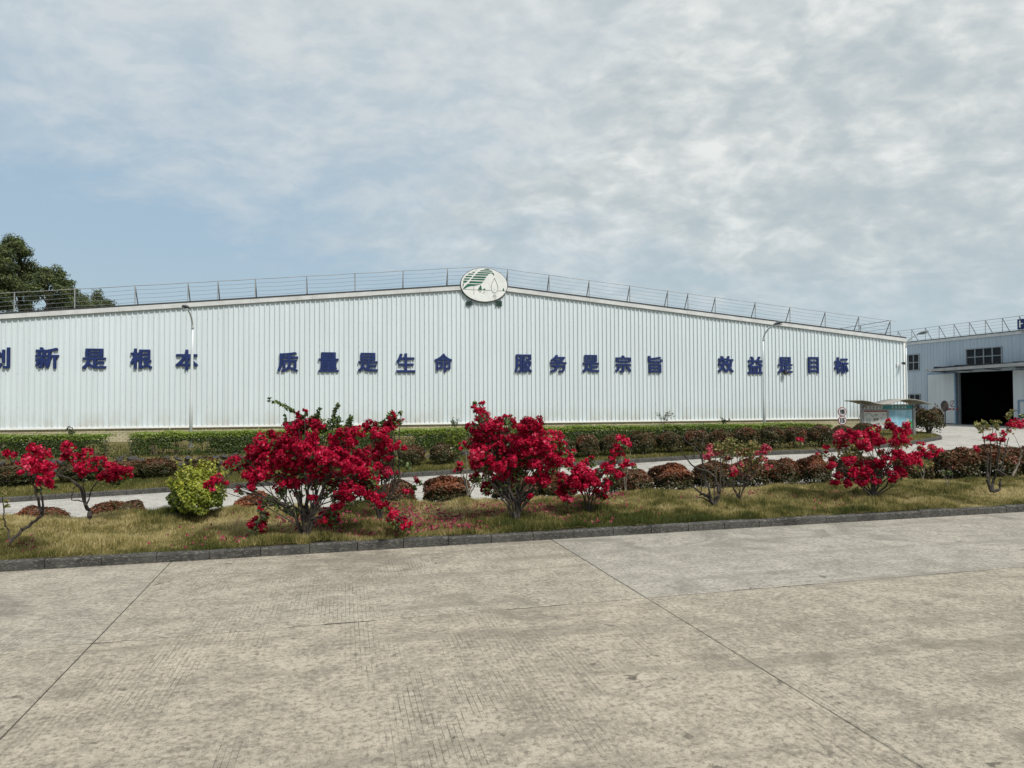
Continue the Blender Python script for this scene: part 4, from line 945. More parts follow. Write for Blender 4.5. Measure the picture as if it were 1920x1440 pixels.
P = np.vstack([P, np.array(tp)]); n = len(P); ti = .42 + .55 * (P[:, 2] - .25) + .25 * (np.linalg.norm((P - [0, 0, .3]) / [.385, .36, .3], axis=1) > .9) + RNG.normal(0, .16, n)
leaves('foliage', P, nrm(P - [0, 0, .25]) + runit(n) * .8, .034 + .016 * RNG.random(n), .019 + .009 * RNG.random(n), ti, MAT['gold_leaf'], gs)
b = MB()
for k in range(16): a = k * .41; b.tube([(.02 * math.cos(a), .02 * math.sin(a), -.03), (.12 * math.cos(a), .12 * math.sin(a), .14), (.26 * math.cos(a), .25 * math.sin(a), .42)], [.012, .009, .004], 5)
b.build('stems', MAT['twig'], gs)

# ---- bougainvilleas: stems reach from the base to every flower head
def flowers(cl, Y0):
    """cl: (px,py,rpx[,density[,dy]]) -> puffs of bracts, plus loose puffs bridging neighbouring heads"""
    P, N, ti = [], [], []; cen = []
    def puff(pc, q, r, tone, pr):
        m_ = int(62 * (pr / .05) ** 2) + 3; d = runit(m_); d[:, 2] = d[:, 2] * .9 + .15
        P.append(pc + d * pr * RNG.uniform(.45, 1.05, (m_, 1))); N.append(d + (pc - q) / max(r, .02) * .5 + runit(m_) * .8); ti.append(.42 + tone + RNG.normal(0, .14) + RNG.normal(0, .20, m_))
    for c in cl:
        px, py, rp_ = c[:3]; dn = c[3] if len(c) > 3 else 1.0; dy = c[4] if len(c) > 4 else RNG.uniform(-.30, .30)
        q = np.array(at(px, py, Y0 + dy)); r = 1.06 * rp_ * (Y0 + dy) / FPX; k = max(3, int(19 * dn * (r / .12) ** 1.6)); tone = RNG.normal(0, .13); cen.append((q, r, tone))
        for _ in range(k):
            o = RNG.normal(size=3); o /= np.linalg.norm(o); o[2] = o[2] * .8 + .12
            puff(q + o * r * RNG.uniform(.2, 1.05) ** .6 * np.array([1, .9, .9]), q, r, tone, RNG.uniform(.022, .052) * (1 if r > .06 else .75))
    for i, (q, r, tone) in enumerate(cen):
        for q2, r2, t2 in cen[i + 1:]:
            d = np.linalg.norm(q - q2)
            if d < (r + r2) * .95 + .03 and RNG.random() < .55:
                for _ in range(3): w = RNG.random(); puff(q * w + q2 * (1 - w) + RNG.normal(0, .035, 3), (q + q2) / 2, .1, (tone + t2) / 2 - .05, RNG.uniform(.018, .036))
    return np.vstack(P), np.vstack(N), np.concatenate(ti)
def bougainvillea(base, Y0, cl, label, stems=7, r0=.03, leaf=.5, green=(), bare=(), faded=False, name='bougainvillea', bark='bark', trunk=(), pale=False, low=None):
    b0 = at(base[0], base[1], Y0); zg = float(island_z(b0.x, b0.y)) if Y0 < 13 else float(verge_z(b0.x, b0.y))
    root = empty(name, (b0.x, b0.y, zg - .02), 0, label=label, cat='bush', group='bougainvilleas on the lawn'); lc = np.array((b0.x, b0.y, zg - .02)); W2L = lambda p: Vector(p) - Vector(lc)
    b = MB(); tips = []
    for pts, ra, rb in bare:                                  # limbs traced from the photo
        dpt = [RNG.normal(0, .05) for _ in pts]; pp = [W2L(at(x, y, Y0 + dpt[i] * (i > 0))) for i, (x, y) in enumerate(pts)]
        n_ = len(pp); fine_pts = []
        for i in range(n_ - 1):
            for q in range(3):
                w = q / 3; fine_pts.append(pp[i].lerp(pp[i + 1], w) + Vector(RNG.normal(0, .006, 3)))
        fine_pts.append(pp[-1]); m_ = len(fine_pts); b.tube(fine_pts, [ra + (rb - ra) * i / (m_ - 1) for i in range(m_)], 6)
    forks = []
    for k in range(stems):                                    # main stems fan out from the base
        a = 6.28 * k / max(1, stems) + RNG.random(); e = Vector((math.cos(a) * RNG.uniform(.10, .26), math.sin(a) * RNG.uniform(.06, .18), RNG.uniform(.28, .50)))
        pts = bez((math.cos(a) * r0 * .8, math.sin(a) * r0 * .8, 0), (e.x * .25, e.y * .25, e.z * .6), e, 6); b.tube([p + Vector(RNG.normal(0, .006, 3)) * (i > 0) for i, p in enumerate(pts)], [r0 * (1 - .1 * i) * RNG.uniform(.30, .55) for i in range(6)], 6); forks.append((e, pts))
    if stems > 2: b.tube([(0, 0, -.05), (0.005, 0, .06), (-.01, .01, .15)], [r0 * 1.5, r0 * 1.25, r0 * .9], 8)
    for ci, c in enumerate(list(cl) + list(green)):
        if (ci % 2 and c[2] > 9) or c[2] <= 4.6 or (stems > 2 and c[1] > base[1] - 40): continue
        q = W2L(at(c[0], c[1], Y0 + RNG.uniform(-.1, .1)))
        if forks:
            e, pts = min(forks, key=lambda f_: (f_[0] - q).length + RNG.uniform(0, .15)); st = pts[RNG.integers(2, 6)]
            mid_ = st.lerp(q, .5) + Vector((RNG.normal(0, .05), RNG.normal(0, .05), RNG.uniform(-.02, .10))); b.tube([p + Vector(RNG.normal(0, .005, 3)) for p in bez(st, mid_, q, 6)], [.008, .007, .006, .005, .004, .003], 5)
    b.build('branches', MAT[bark], root)
    if cl:
        P, N, ti = flowers(cl, Y0); keep = P[:, 2] > island_z(P[:, 0], P[:, 1]) - .01; P, N, ti = P[keep], N[keep], ti[keep]; n = len(P)
        leaves('flowers', P - lc, N, .025 + .012 * RNG.random(n), .019 + .008 * RNG.random(n), ti, MAT['bract_faded' if faded else 'bract'], root, fold=.12)
    LP = []
    for c in cl:
        q = np.array(at(c[0], c[1], Y0)); r = c[2] * Y0 / FPX; k = int(leaf * 95 * (r / .12) ** 1.5)
        if k: LP.append(q + runit(k) * r * RNG.uniform(.3, 1.08, (k, 1)) + np.array([0, .03, -.03]))
    for c in green:
        q = np.array(at(c[0], c[1], Y0)); r = c[2] * Y0 / FPX; k = int((c[3] if len(c) > 3 else 1) * 70 * (r / .10) ** 1.5) + 4; LP.append(q + runit(k) * r * RNG.uniform(.2, 1.0, (k, 1)))
    if LP:
        LP = np.vstack(LP); n = len(LP); leaves('leaves', LP - lc, runit(n) + np.array([0, -.3, .7]), .038 + .022 * RNG.random(n), .025 + .012 * RNG.random(n), RNG.random(n) ** .8, MAT['pale_leaf' if pale else 'boug_leaf'], root, fold=.1)
    return root

SHOOTS = []
def shoot(px_pts, n=5):                                       # row of leaves along a shoot
    out = []; SHOOTS.append((list(reversed(px_pts)), .006, .002))
    for (x0, y0), (x1, y1) in zip(px_pts[:-1], px_pts[1:]):
        for k in range(n): w = k / n; out.append((x0 + (x1 - x0) * w, y0 + (y1 - y0) * w, 4.5, .5))
    return out
YC = 8.0
BIG = [(440, 872, 18), (470, 868, 20), (496, 832, 22), (520, 822, 18), (485, 850, 22), (505, 870, 28), (478, 895, 20), (468, 915, 10, .7), (447, 920, 7, .6), (540, 830, 24), (530, 858, 26), (545, 878, 24), (560, 805, 20), (590, 800, 18), (548, 800, 16),
       (575, 845, 24), (565, 870, 22), (600, 880, 24), (585, 905, 18), (622, 835, 20), (655, 820, 26), (650, 842, 22), (640, 860, 24), (665, 875, 24), (640, 900, 24), (675, 900, 26), (690, 885, 24), (655, 925, 24), (690, 920, 20), (620, 910, 18), (545, 905, 18), (530, 900, 14),
       (610, 858, 22), (590, 825, 16), (500, 890, 16), (562, 925, 8, .5), (612, 925, 6), (594, 936, 9, .7), (585, 932, 6), (630, 935, 10, .8), (700, 905, 16), (560, 780, 8, .6), (572, 772, 6, .6), (565, 793, 6, .5), (705, 935, 14, .7), (715, 945, 12, .6), (525, 918, 10, .6), (680, 860, 18), (515, 845, 16)]
BIG += [(392, 905, 8, .7), (402, 900, 7, .7), (412, 892, 6, .6), (415, 902, 6, .6), (396, 915, 5, .5), (425, 905, 5, .5)]
LOWC = [(482, 988, 17, 1.4), (490, 945, 9, .6), (487, 955, 8, .5), (496, 968, 7, .4), (617, 962, 15, 1.2), (625, 975, 13, .9), (606, 980, 10, .5), (630, 950, 11, .7), (733, 965, 10, .8), (737, 978, 10, .9), (750, 982, 11, .9), (762, 987, 10, .7), (770, 985, 8, .6), (728, 955, 7, .5)]
GR = [(590, 788, 16, 1.2), (612, 800, 18, 1.2), (630, 790, 14), (635, 805, 16), (655, 796, 9), (640, 815, 10), (505, 935, 10, 1.2), (520, 945, 16, .9), (545, 955, 14, .8), (530, 925, 10, .8), (560, 960, 8, .6), (690, 935, 9, .7), (655, 790, 7), (655, 940, 6)]
GR += shoot([(505, 750), (525, 757), (540, 765), (556, 775), (575, 785)], 3) + shoot([(600, 768), (595, 778), (588, 790)], 3) + shoot([(634, 758), (628, 770), (626, 785), (618, 795)], 3) + shoot([(536, 782), (534, 795)], 2) + shoot([(495, 965), (480, 985)], 3) + shoot([(658, 782), (656, 795)], 3)
bougainvillea((573, 980), YC, BIG + LOWC, 'largest crimson bougainvillea, sprawling to the kerb left of centre', 11, .036, .55, GR, bare=SHOOTS + [([(535, 945), (505, 948), (490, 965), (482, 986)], .007, .004), ([(470, 872), (440, 884), (415, 898), (392, 910)], .007, .003), ([(545, 900), (505, 885), (470, 872)], .010, .006), ([(705, 915), (690, 895), (660, 890), (600, 905)], .009, .006), ([(573, 978), (560, 955), (535, 945), (505, 935)], .016, .006), ([(575, 975), (600, 968), (622, 960)], .014, .006), ([(573, 978), (590, 970), (612, 975)], .012, .005), ([(576, 978), (575, 950), (577, 920), (585, 890)], .030, .014), ([(576, 970), (590, 940), (600, 910)], .018, .009), ([(574, 970), (560, 940), (545, 915)], .018, .008), ([(574, 960), (552, 925), (535, 905)], .012, .005), ([(700, 920), (720, 945), (735, 965), (765, 985)], .008, .004)])
bougainvillea((712, 952), 9.2, [(695, 800, 14, .7), (715, 812, 16, .7), (730, 800, 14, .7), (742, 790, 10, .6), (752, 788, 6, .5), (735, 780, 8, .5), (700, 825, 14, .6), (722, 835, 16, .6), (738, 842, 12, .6), (710, 850, 14, .6), (730, 858, 10, .6), (726, 885, 12, .8), (722, 895, 9, .6), (690, 845, 12, .5), (748, 835, 7, .5), (757, 840, 5, .5), (745, 890, 5, .4), (782, 900, 5, .4), (770, 925, 6, .6), (760, 922, 5, .4)],
              'airy bougainvillea with thin upright stems just behind the largest one', 6, .022, .5, [(733, 775, 6), (728, 782, 7), (740, 778, 6), (752, 774, 5), (718, 795, 9), (705, 795, 8), (786, 905, 8, .7), (778, 915, 6), (765, 875, 9, .5), (750, 865, 10, .5)], bare=[([(714, 955), (708, 915), (705, 880), (715, 845)], .022, .008), ([(714, 950), (716, 900), (712, 850), (722, 810)], .016, .006), ([(712, 925), (690, 900), (700, 870)], .010, .005), ([(708, 890), (745, 900), (780, 905)], .006, .003)])
YD = 8.9
DD = [(893, 765, 8, .7), (903, 758, 5, .6), (898, 775, 7, .6), (906, 772, 5), (905, 785, 11, .9), (915, 795, 14), (890, 805, 16), (905, 812, 20), (925, 800, 16), (900, 832, 24), (895, 850, 18), (925, 825, 22), (928, 848, 22), (910, 865, 20), (895, 870, 16), (950, 815, 18), (955, 835, 22), (985, 800, 18), (1008, 795, 16), (1005, 812, 16), (985, 825, 20), (995, 840, 22), (965, 860, 24), (935, 875, 20), (950, 890, 18), (985, 865, 22), (1015, 850, 18), (1030, 820, 16), (1045, 825, 16), (1052, 835, 12), (1025, 835, 18), (1010, 875, 18), (1040, 865, 16), (1060, 855, 12), (1035, 880, 14), (1065, 870, 12), (975, 885, 18), (1012, 890, 14), (1020, 905, 14), (915, 885, 12), (895, 898, 12, .8), (885, 896, 8, .7), (912, 918, 13), (925, 905, 10), (945, 905, 12, .7), (965, 905, 10, .6), (1000, 900, 10, .6), (992, 930, 5, .5), (940, 788, 7, .6), (958, 783, 8, .6), (948, 782, 6, .5), (963, 790, 6, .5), (1075, 845, 6, .5), (1070, 858, 8, .5), (930, 895, 9, .6), (955, 848, 18)]
bougainvillea((968, 955), YD, DD, 'tall crimson bougainvillea with forked trunk near the middle of the lawn', 10, .038, .5, [(890, 757, 6), (895, 768, 5), (945, 790, 9, 1.2), (955, 795, 9), (935, 790, 6), (905, 850, 12), (945, 840, 10), (888, 852, 9), (1030, 855, 9), (960, 875, 12)],
              bare=[([(970, 957), (965, 935), (955, 920), (945, 900)], .034, .012), ([(970, 955), (972, 925), (965, 905)], .026, .012), ([(972, 945), (990, 930), (1000, 915), (1003, 895)], .016, .007), ([(965, 940), (945, 930), (930, 900)], .014, .006), ([(968, 945), (985, 932), (993, 928)], .012, .006), ([(945, 905), (925, 898), (915, 890)], .012, .006)])
bougainvillea((877, 928), 9.9, [(863, 872, 7, .9), (860, 880, 7, .8), (855, 883, 5, .6), (868, 832, 6, .6), (866, 840, 5, .5)], 'thin pale stemmed bougainvillea at the left of the tall middle one', 0, .016, .3, [(858, 860, 7, .5), (850, 845, 8, .5)], bark='bark_pale',
              bare=[([(878, 930), (872, 905), (866, 885), (862, 850)], .014, .004), ([(878, 930), (874, 900), (876, 870), (872, 842)], .012, .004), ([(879, 928), (886, 905), (896, 880)], .010, .004), ([(880, 928), (893, 905), (905, 895)], .009, .003), ([(876, 920), (868, 895), (855, 862)], .008, .003)])
bougainvillea((1105, 938), 9.6, [(1165, 828, 11), (1172, 832, 8, .7), (1158, 840, 10, .8), (1153, 852, 9, .7), (1148, 860, 8, .6), (1104, 860, 9, .6), (1095, 868, 8, .5), (1090, 880, 12), (1085, 890, 16), (1100, 895, 16), (1070, 900, 16), (1060, 905, 12), (1085, 912, 18), (1110, 905, 14), (1120, 890, 12), (1140, 880, 12), (1150, 870, 10, .8), (1178, 868, 9, .7), (1190, 872, 7, .6), (1165, 875, 7, .5), (1160, 890, 10, .7), (1150, 892, 9, .6), (1135, 905, 10, .7), (1055, 925, 11, .9), (1063, 935, 10, .8), (1052, 915, 9), (1115, 920, 9, .6), (1135, 915, 9, .7), (1130, 930, 12, .9), (1048, 890, 9, .6), (1040, 885, 6, .5), (1142, 905, 8)],
              'low spreading crimson bougainvillea right of the middle trunk', 9, .020, .4, [(1110, 870, 8), (1128, 880, 8), (1090, 905, 9), (1120, 900, 8)], bare=[([(1105, 938), (1115, 910), (1140, 880), (1150, 860)], .010, .005), ([(1105, 938), (1098, 905), (1103, 868)], .009, .004)])
bougainvillea((1173, 918), 10.4, [], 'bare pale twiggy stem between the low crimson bush and clipped shrub', 0, bark='bark_pale', bare=[([(1173, 918), (1170, 890), (1172, 872), (1160, 858)], .010, .004), ([(1173, 918), (1176, 885), (1182, 850), (1188, 832)], .008, .003), ([(1170, 895), (1166, 870), (1168, 855)], .006, .003)], leaf=0, green=[(1189, 833, 3, .3)], name='bare_sapling')
bougainvillea((1338, 945), 9.3, [(1380, 888, 6, .6), (1372, 893, 6, .5)], 'nearly bare gnarled bougainvillea right of centre on the lawn', 0, .03, .3, [],
              bare=[([(1338, 945), (1325, 930), (1315, 925), (1295, 908)], .030, .008), ([(1335, 945), (1330, 920), (1323, 895), (1318, 870), (1312, 850), (1285, 825), (1282, 815)], .016, .004), ([(1340, 945), (1347, 920), (1340, 895), (1322, 882), (1308, 880), (1296, 870), (1280, 850), (1274, 841)], .022, .005), ([(1342, 945), (1350, 925), (1351, 880), (1353, 840)], .016, .004), ([(1318, 872), (1316, 845), (1320, 815), (1318, 790)], .010, .003), ([(1336, 945), (1327, 910), (1320, 885)], .012, .007), ([(1338, 945), (1316, 932), (1306, 937)], .012, .005), ([(1353, 900), (1370, 910), (1395, 925)], .007, .004), ([(1302, 858), (1303, 840), (1306, 824)], .008, .003), ([(1347, 922), (1357, 918), (1358, 890)], .009, .004), ([(1316, 880), (1313, 930)], .008, .006), ([(1340, 940), (1341, 895), (1342, 855)], .009, .004)])
bougainvillea((1385, 915), 10.6, [(1325, 855, 12, .7), (1335, 845, 10, .6), (1350, 848, 10, .5), (1390, 853, 9, .8), (1400, 845, 8, .6), (1388, 872, 9, .8), (1375, 882, 9, .6), (1422, 876, 8, .6), (1428, 850, 8, .6), (1435, 840, 8, .8), (1442, 842, 5, .6), (1430, 862, 9, .6), (1440, 875, 7, .5), (1406, 830, 6, .4), (1360, 860, 9, .5), (1412, 862, 10, .5), (1405, 850, 9, .5)],
              'loose pale leaved bush with sparse faded pink flowers beside the gnarled one', 6, .016, .35, [(1345, 838, 14, 1.2), (1370, 832, 14, 1.2), (1360, 845, 14, .9), (1390, 838, 12), (1410, 835, 12), (1405, 850, 12, .8), (1425, 842, 10), (1378, 850, 12, .7), (1418, 865, 14, .7), (1400, 880, 14, .6)], faded=True, pale=True)
bougainvillea((1636, 933), 10.6, [(1580, 818, 12), (1590, 825, 14), (1575, 832, 12, .8), (1600, 815, 12), (1612, 822, 14), (1630, 818, 14), (1638, 805, 12), (1645, 828, 14), (1625, 838, 14), (1600, 840, 10, .6), (1665, 790, 7, .8), (1672, 800, 10, .8), (1680, 808, 11, .9), (1695, 800, 8, .7), (1698, 812, 9, .8), (1690, 825, 14), (1678, 835, 12, .8), (1702, 830, 10, .7), (1685, 850, 12), (1655, 850, 10, .7), (1665, 862, 12, .8), (1640, 870, 16), (1610, 872, 14), (1595, 865, 12), (1625, 888, 16), (1600, 890, 14), (1650, 885, 14), (1575, 895, 10), (1565, 905, 8, .7), (1590, 908, 10, .8), (1615, 905, 12), (1640, 902, 10, .7), (1680, 870, 14), (1700, 862, 14), (1690, 885, 12), (1672, 895, 12, .8), (1555, 865, 8, .7), (1545, 850, 7, .6), (1550, 840, 6, .5), (1500, 824, 7, .7), (1538, 852, 6, .6), (1712, 855, 10), (1725, 845, 8, .7), (1735, 850, 8, .7), (1748, 840, 8, .7), (1755, 845, 7, .6), (1728, 832, 6, .7), (1745, 855, 7), (1765, 845, 5, .5), (1560, 875, 9, .6), (1720, 868, 9)],
              'magenta bougainvillea with several flower plumes at the right of the lawn', 9, .026, .35, [(1600, 842, 10, .8), (1610, 850, 12, .8), (1575, 855, 12, .9), (1560, 860, 10, .8), (1590, 850, 10), (1630, 860, 9), (1655, 868, 9)], pale=True, bare=[([(1636, 933), (1620, 915), (1605, 900)], .016, .006), ([(1636, 933), (1650, 905), (1655, 870), (1640, 840)], .018, .007), ([(1636, 933), (1660, 912), (1685, 880), (1685, 830)], .016, .005), ([(1638, 932), (1672, 912), (1690, 895)], .010, .005), ([(1545, 852), (1525, 838), (1500, 825)], .006, .003), ([(1610, 870), (1575, 868), (1545, 855)], .007, .004), ([(1690, 870), (1725, 852), (1750, 845)], .007, .004)])
bougainvillea((1776, 912), 10.6, [], 'tiny dry pale twig plant in the grass before a clipped shrub', 0, bark='bark_pale', bare=[([(1777, 912), (1772, 895), (1764, 880)], .005, .002), ([(1777, 912), (1780, 890), (1782, 872)], .005, .002), ([(1774, 900), (1768, 885), (1770, 878)], .004, .002), ([(1778, 905), (1786, 893), (1784, 885)], .004, .002)], leaf=0, green=[(1780, 885, 7, .3), (1770, 886, 5, .3)], name='dry_twig_plant')
bougainvillea((1732, 900), 11.6, [], 'slender leafy sapling between the magenta bougainvillea and a shrub', 0, bark='bark_pale', bare=[([(1731, 900), (1733, 875), (1738, 860)], .008, .003), ([(1731, 898), (1722, 880), (1712, 872)], .006, .003)], leaf=0, green=[(1728, 868, 12, .8), (1740, 870, 10, .7), (1722, 878, 9, .6)], pale=True, name='leafy_sapling')
bougainvillea((1858, 922), 10.3, [(1858, 820, 7, .7), (1866, 822, 6, .7), (1850, 822, 5, .6), (1883, 812, 7, .6), (1895, 808, 6, .6), (1880, 825, 5, .5), (1832, 843, 5, .6), (1902, 793, 9, .9), (1910, 797, 8, .8), (1896, 797, 8, .6)],
              'tall thin bougainvillea with forked trunk near the right picture edge', 0, .03, .25, [(1835, 798, 9, .8), (1845, 793, 8, .8), (1850, 802, 9, .7), (1868, 800, 8, .8), (1862, 790, 6, .5), (1872, 790, 5, .4), (1892, 775, 6, .6), (1897, 770, 4, .5), (1890, 782, 5), (1840, 808, 7, .6)], pale=True,
              bare=[([(1858, 922), (1852, 900), (1851, 885)], .024, .016), ([(1851, 890), (1853, 850), (1845, 830), (1843, 808)], .011, .004), ([(1860, 922), (1863, 900), (1870, 880), (1885, 890), (1875, 890)], .020, .010), ([(1862, 922), (1874, 917), (1876, 898)], .024, .016), ([(1870, 885), (1874, 850), (1875, 825)], .012, .006), ([(1856, 905), (1858, 870), (1857, 830), (1862, 805)], .010, .004), ([(1876, 880), (1886, 845), (1892, 820)], .011, .005), ([(1875, 830), (1885, 810), (1902, 795)], .006, .003), ([(1862, 828), (1885, 835), (1918, 842)], .005, .003), ([(1872, 850), (1868, 815), (1868, 800)], .008, .003), ([(1886, 850), (1884, 825), (1892, 780)], .006, .003)])
bougainvillea((1900, 893), 11.6, [(1918, 790, 6, .6)], 'leaning bare pale stem at the right picture edge', 0, bark='bark_pale', leaf=.2, green=[(1917, 780, 6)], bare=[([(1898, 893), (1906, 875), (1914, 855), (1917, 845)], .018, .010), ([(1917, 848), (1908, 830), (1900, 815)], .006, .003)], name='leaning_sapling')
# left end of the lawn
bougainvillea((25, 1012), 7.05, [(70, 842, 11, .7), (58, 840, 6, .5), (75, 850, 9, .6), (62, 862, 16), (80, 862, 16), (52, 872, 14), (85, 875, 14), (70, 880, 16), (92, 880, 10, .8), (40, 868, 7, .6), (38, 885, 8, .7), (98, 890, 6, .6), (78, 900, 10, .5), (95, 902, 9, .6), (100, 908, 8, .7), (92, 912, 8, .7), (20, 855, 8, .4), (28, 852, 5, .4), (12, 850, 5, .3), (65, 890, 9, .5)],
              'leaning bougainvillea at the left edge with small crimson heads', 0, .02, .35, [(85, 905, 8, .6), (78, 918, 7, .6), (70, 920, 6, .5), (35, 862, 5, .4), (82, 892, 8, .5)],
              bare=[([(20, 1016), (40, 995), (60, 980), (78, 968)], .018, .014), ([(78, 968), (72, 940), (67, 920), (68, 895), (66, 875)], .014, .006), ([(78, 968), (80, 940), (78, 925), (74, 900)], .012, .006), ([(76, 960), (70, 935), (66, 915), (55, 890), (35, 862), (25, 855)], .010, .003), ([(72, 895), (85, 890), (98, 900)], .006, .003)])
bougainvillea((18, 1015), 7.0, [], 'thin bare upright sapling at the far left picture edge', 0, leaf=0, bark='bark', bare=[([(19, 1017), (15, 995), (8, 970), (5, 940)], .010, .004), ([(8, 970), (6, 920), (8, 895)], .005, .002)], green=[(8, 925, 6, .4), (12, 950, 5, .4), (4, 975, 6, .4), (9, 915, 4, .3), (3, 990, 5, .3), (12, 940, 4)], pale=True, name='bare_sapling')
bougainvillea((168, 968), 9.0, [(128, 838, 12), (122, 850, 10), (130, 856, 11), (125, 862, 8, .7), (158, 858, 14), (150, 870, 14), (165, 872, 14), (155, 885, 12), (172, 880, 8, .6), (165, 850, 9, .7), (188, 862, 8, .8), (178, 860, 5, .5), (205, 875, 10), (215, 882, 12), (222, 890, 11), (205, 892, 12), (195, 895, 10), (230, 880, 12), (242, 884, 10), (210, 900, 9), (220, 898, 8), (240, 890, 8, .7)],
              'open bougainvillea with arching bare limbs and crimson heads at left', 0, .024, .3, [(228, 900, 9, .6), (215, 908, 7, .5), (178, 868, 5)], bare=[([(169, 970), (168, 958), (160, 945)], .030, .022), ([(160, 945), (150, 915), (135, 900), (118, 893), (106, 890)], .020, .008), ([(112, 892), (125, 875), (128, 860)], .009, .004), ([(160, 945), (158, 910), (158, 880)], .009, .004), ([(162, 945), (172, 920), (185, 900), (205, 890)], .010, .004), ([(158, 942), (145, 938), (135, 938), (138, 915), (160, 900), (185, 902)], .009, .003), ([(165, 935), (175, 912), (190, 905), (205, 912), (198, 927)], .005, .002)])
# yellowish young bush across the lane behind the thin stems
p = on_line(855, 838, 21.2); yb = empty('young_bush', (p.x, p.y, float(verge_z(p.x, p.y))), 0, label='loose yellow green young bush on the verge left of the tall bougainvillea', cat='shrub')
n = 900; P = runit(n) * RNG.uniform(.3, 1, (n, 1)) * np.array([.38, .35, .42]) + np.array([0, 0, .62]); leaves('foliage', P, runit(n) + [0, 0, .6], .085, .04, RNG.random(n) * .8, MAT['gold_leaf'], yb)
b = MB()
for k in range(9): a = k * .7; b.tube([(0, 0, -.1), (.08 * math.cos(a), .08 * math.sin(a), .4), (.28 * math.cos(a), .28 * math.sin(a), .95)], [.014, .010, .004], 5)
b.build('stems', MAT['twig'], yb)

# ---- fallen bracts
cs = [(690, 1000, 90, 14, 260), (620, 975, 70, 12, 420), (820, 985, 80, 18, 800), (760, 965, 60, 16, 420), (870, 960, 60, 8, 380), (940, 950, 50, 6, 420), (1010, 950, 50, 8, 300), (1080, 945, 60, 8, 260), (1130, 925, 40, 6, 200), (640, 985, 60, 10, 200), (430, 1000, 60, 12, 60), (400, 1005, 70, 14, 30), (1095, 965, 40, 8, 110), (560, 970, 60, 10, 160), (880, 985, 20, 4, 70), (720, 945, 40, 6, 260), (1570, 930, 45, 6, 110), (1600, 925, 60, 5, 90), (1380, 925, 60, 4, 120), (850, 1000, 60, 8, 40), (1200, 960, 60, 10, 30), (980, 985, 40, 8, 40), (40, 1015, 30, 6, 60)]
P = []
for px, py, wx, wy, n in cs:
    for _ in range(int(n * .7)):
        q = on_z(px + RNG.normal(0, wx * .75), py + RNG.normal(0, wy * .95), .17)
        if N0 + KN * q.x + .15 < q.y < B0 + KW * q.x - .3: P.append((q.x, q.y, float(island_z(q.x, q.y)) + .018 + RNG.random() * .03))
P = np.array(P); n = len(P)
tag(leaves('fallen_petals', P, runit(n) * .7 + np.array([0, -.2, 1]), .036 + .012 * RNG.random(n), .03, RNG.random(n), MAT['petal']), 'scattered fallen crimson petals on the grass under the bushes', 'petals', kind='stuff')

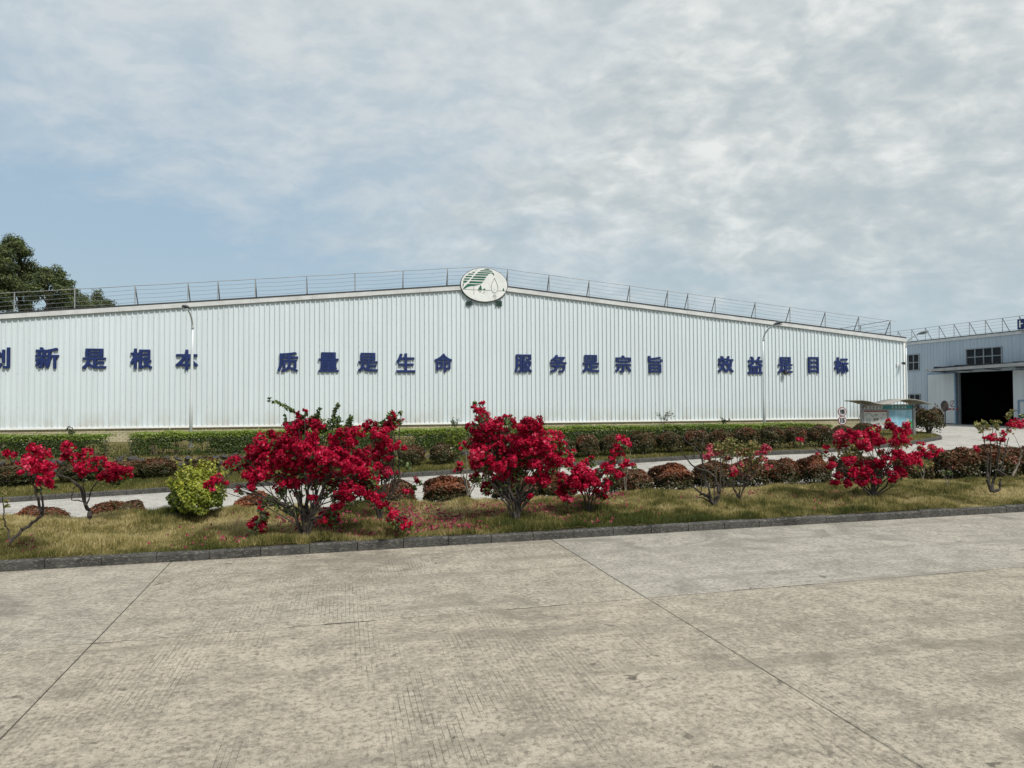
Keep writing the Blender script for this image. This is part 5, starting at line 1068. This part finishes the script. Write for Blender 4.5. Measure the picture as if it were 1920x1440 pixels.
# ---- trees beyond the warehouse
def tree(px, Yd, top_py, crown, label, n_leaf, seed):
    rg = np.random.default_rng(seed); p = at(px, 700, Yd); top = at(px, top_py, Yd).z; root = empty('tree', (p.x, p.y, -1.0), 0, label=label, cat='tree', group='trees behind the warehouse')
    b = MB(); b.tube([(0, 0, 0), (.2, 0, top * .35), (-.1, .1, top * .7), (0, 0, top + .6)], [.30, .22, .12, .03], 8); P = []; N = []; ti = []
    for cx_, cy_, rp_ in crown:
        q = at(cx_, cy_, Yd); q = np.array((q.x - p.x, rg.uniform(-1.4, 1.4), q.z + 1.0)); r = rp_ * Yd / FPX
        st = (0, 0, max(1.0, min(q[2] - r * 1.2, top * .85))); b.tube(bez(st, (q[0] * .4, q[1] * .4, (st[2] + q[2]) / 2 + .2), tuple(q), 6), [.10, .085, .07, .055, .04, .02], 5)
        for _ in range(max(4, int(50 * (r / 1.2) ** 2))):
            d = rg.normal(size=3); d /= np.linalg.norm(d); c = q + d * r * rg.uniform(.3, 1.0) ** .5 * np.array([1, 1, .9]); pr = rg.uniform(.30, .62); m_ = int(n_leaf * (pr / .4) ** 2); e = rg.normal(size=(m_, 3)); e /= np.linalg.norm(e, axis=1, keepdims=True)
            P.append(c + e * pr * rg.uniform(.3, 1, (m_, 1)) * np.array([1, 1, .75])); N.append(e + rg.normal(size=(m_, 3)) * .8 + np.array([0, 0, .5])); ti.append(.42 + rg.normal(0, .14) + .10 * d[2] + rg.normal(0, .15, m_))
    P = np.vstack(P); n = len(P); leaves('crown', P, np.vstack(N), .15 + .08 * rg.random(n), .07 + .03 * rg.random(n), np.concatenate(ti), MAT['tree_leaf'], root); b.build('trunk', MAT['bark'], root)
tree(-14, 58, 442, [(14, 455, 10), (18, 500, 14), (15, 560, 18), (0, 450, 13), (-20, 470, 22), (4, 472, 14), (-5, 500, 24), (10, 530, 24), (-20, 540, 26), (0, 565, 24), (-30, 500, 25)], 'tall dark tree at the left picture edge, highest above the roof', 60, 5)
tree(38, 62, 448, [(33, 458, 11), (30, 470, 13), (42, 475, 11), (34, 495, 14), (48, 492, 12), (58, 480, 9), (25, 515, 18), (45, 515, 18), (62, 505, 12), (35, 545, 22), (60, 535, 18), (50, 570, 20)], 'tall dark tree with round tip, second from the left edge', 60, 6)
tree(88, 57, 500, [(78, 512, 13), (95, 508, 12), (104, 520, 12), (88, 530, 18), (112, 535, 13), (120, 545, 11), (100, 552, 18), (75, 550, 16), (125, 560, 12), (90, 575, 20), (130, 572, 12)], 'broad rounded green tree sloping down toward the right', 60, 7)
tree(150, 66, 545, [(143, 552, 9), (150, 562, 10), (158, 568, 10), (140, 572, 12), (165, 575, 9)], 'low bushy treetop just above the roof line', 50, 8)
tree(175, 70, 541, [(173, 548, 6), (172, 556, 8), (180, 562, 8), (165, 560, 6), (176, 572, 9)], 'small pointed treetop just above the roof line', 45, 9)
tree(194, 68, 560, [(196, 566, 7), (190, 572, 8), (201, 573, 7), (194, 580, 9)], 'lowest rounded treetop, rightmost above the roof line', 45, 10)

for o in bpy.data.objects:
    if o.parent is not None and o.type == 'MESH' and o.name.split('.')[0] in ('flowers', 'leaves', 'foliage', 'crown', 'shoot_leaves'): o['kind'] = 'stuff'
    if o.parent is not None and o.parent.name.startswith('clipped_hedge') and o.name.startswith('stems'): o['kind'] = 'stuff'
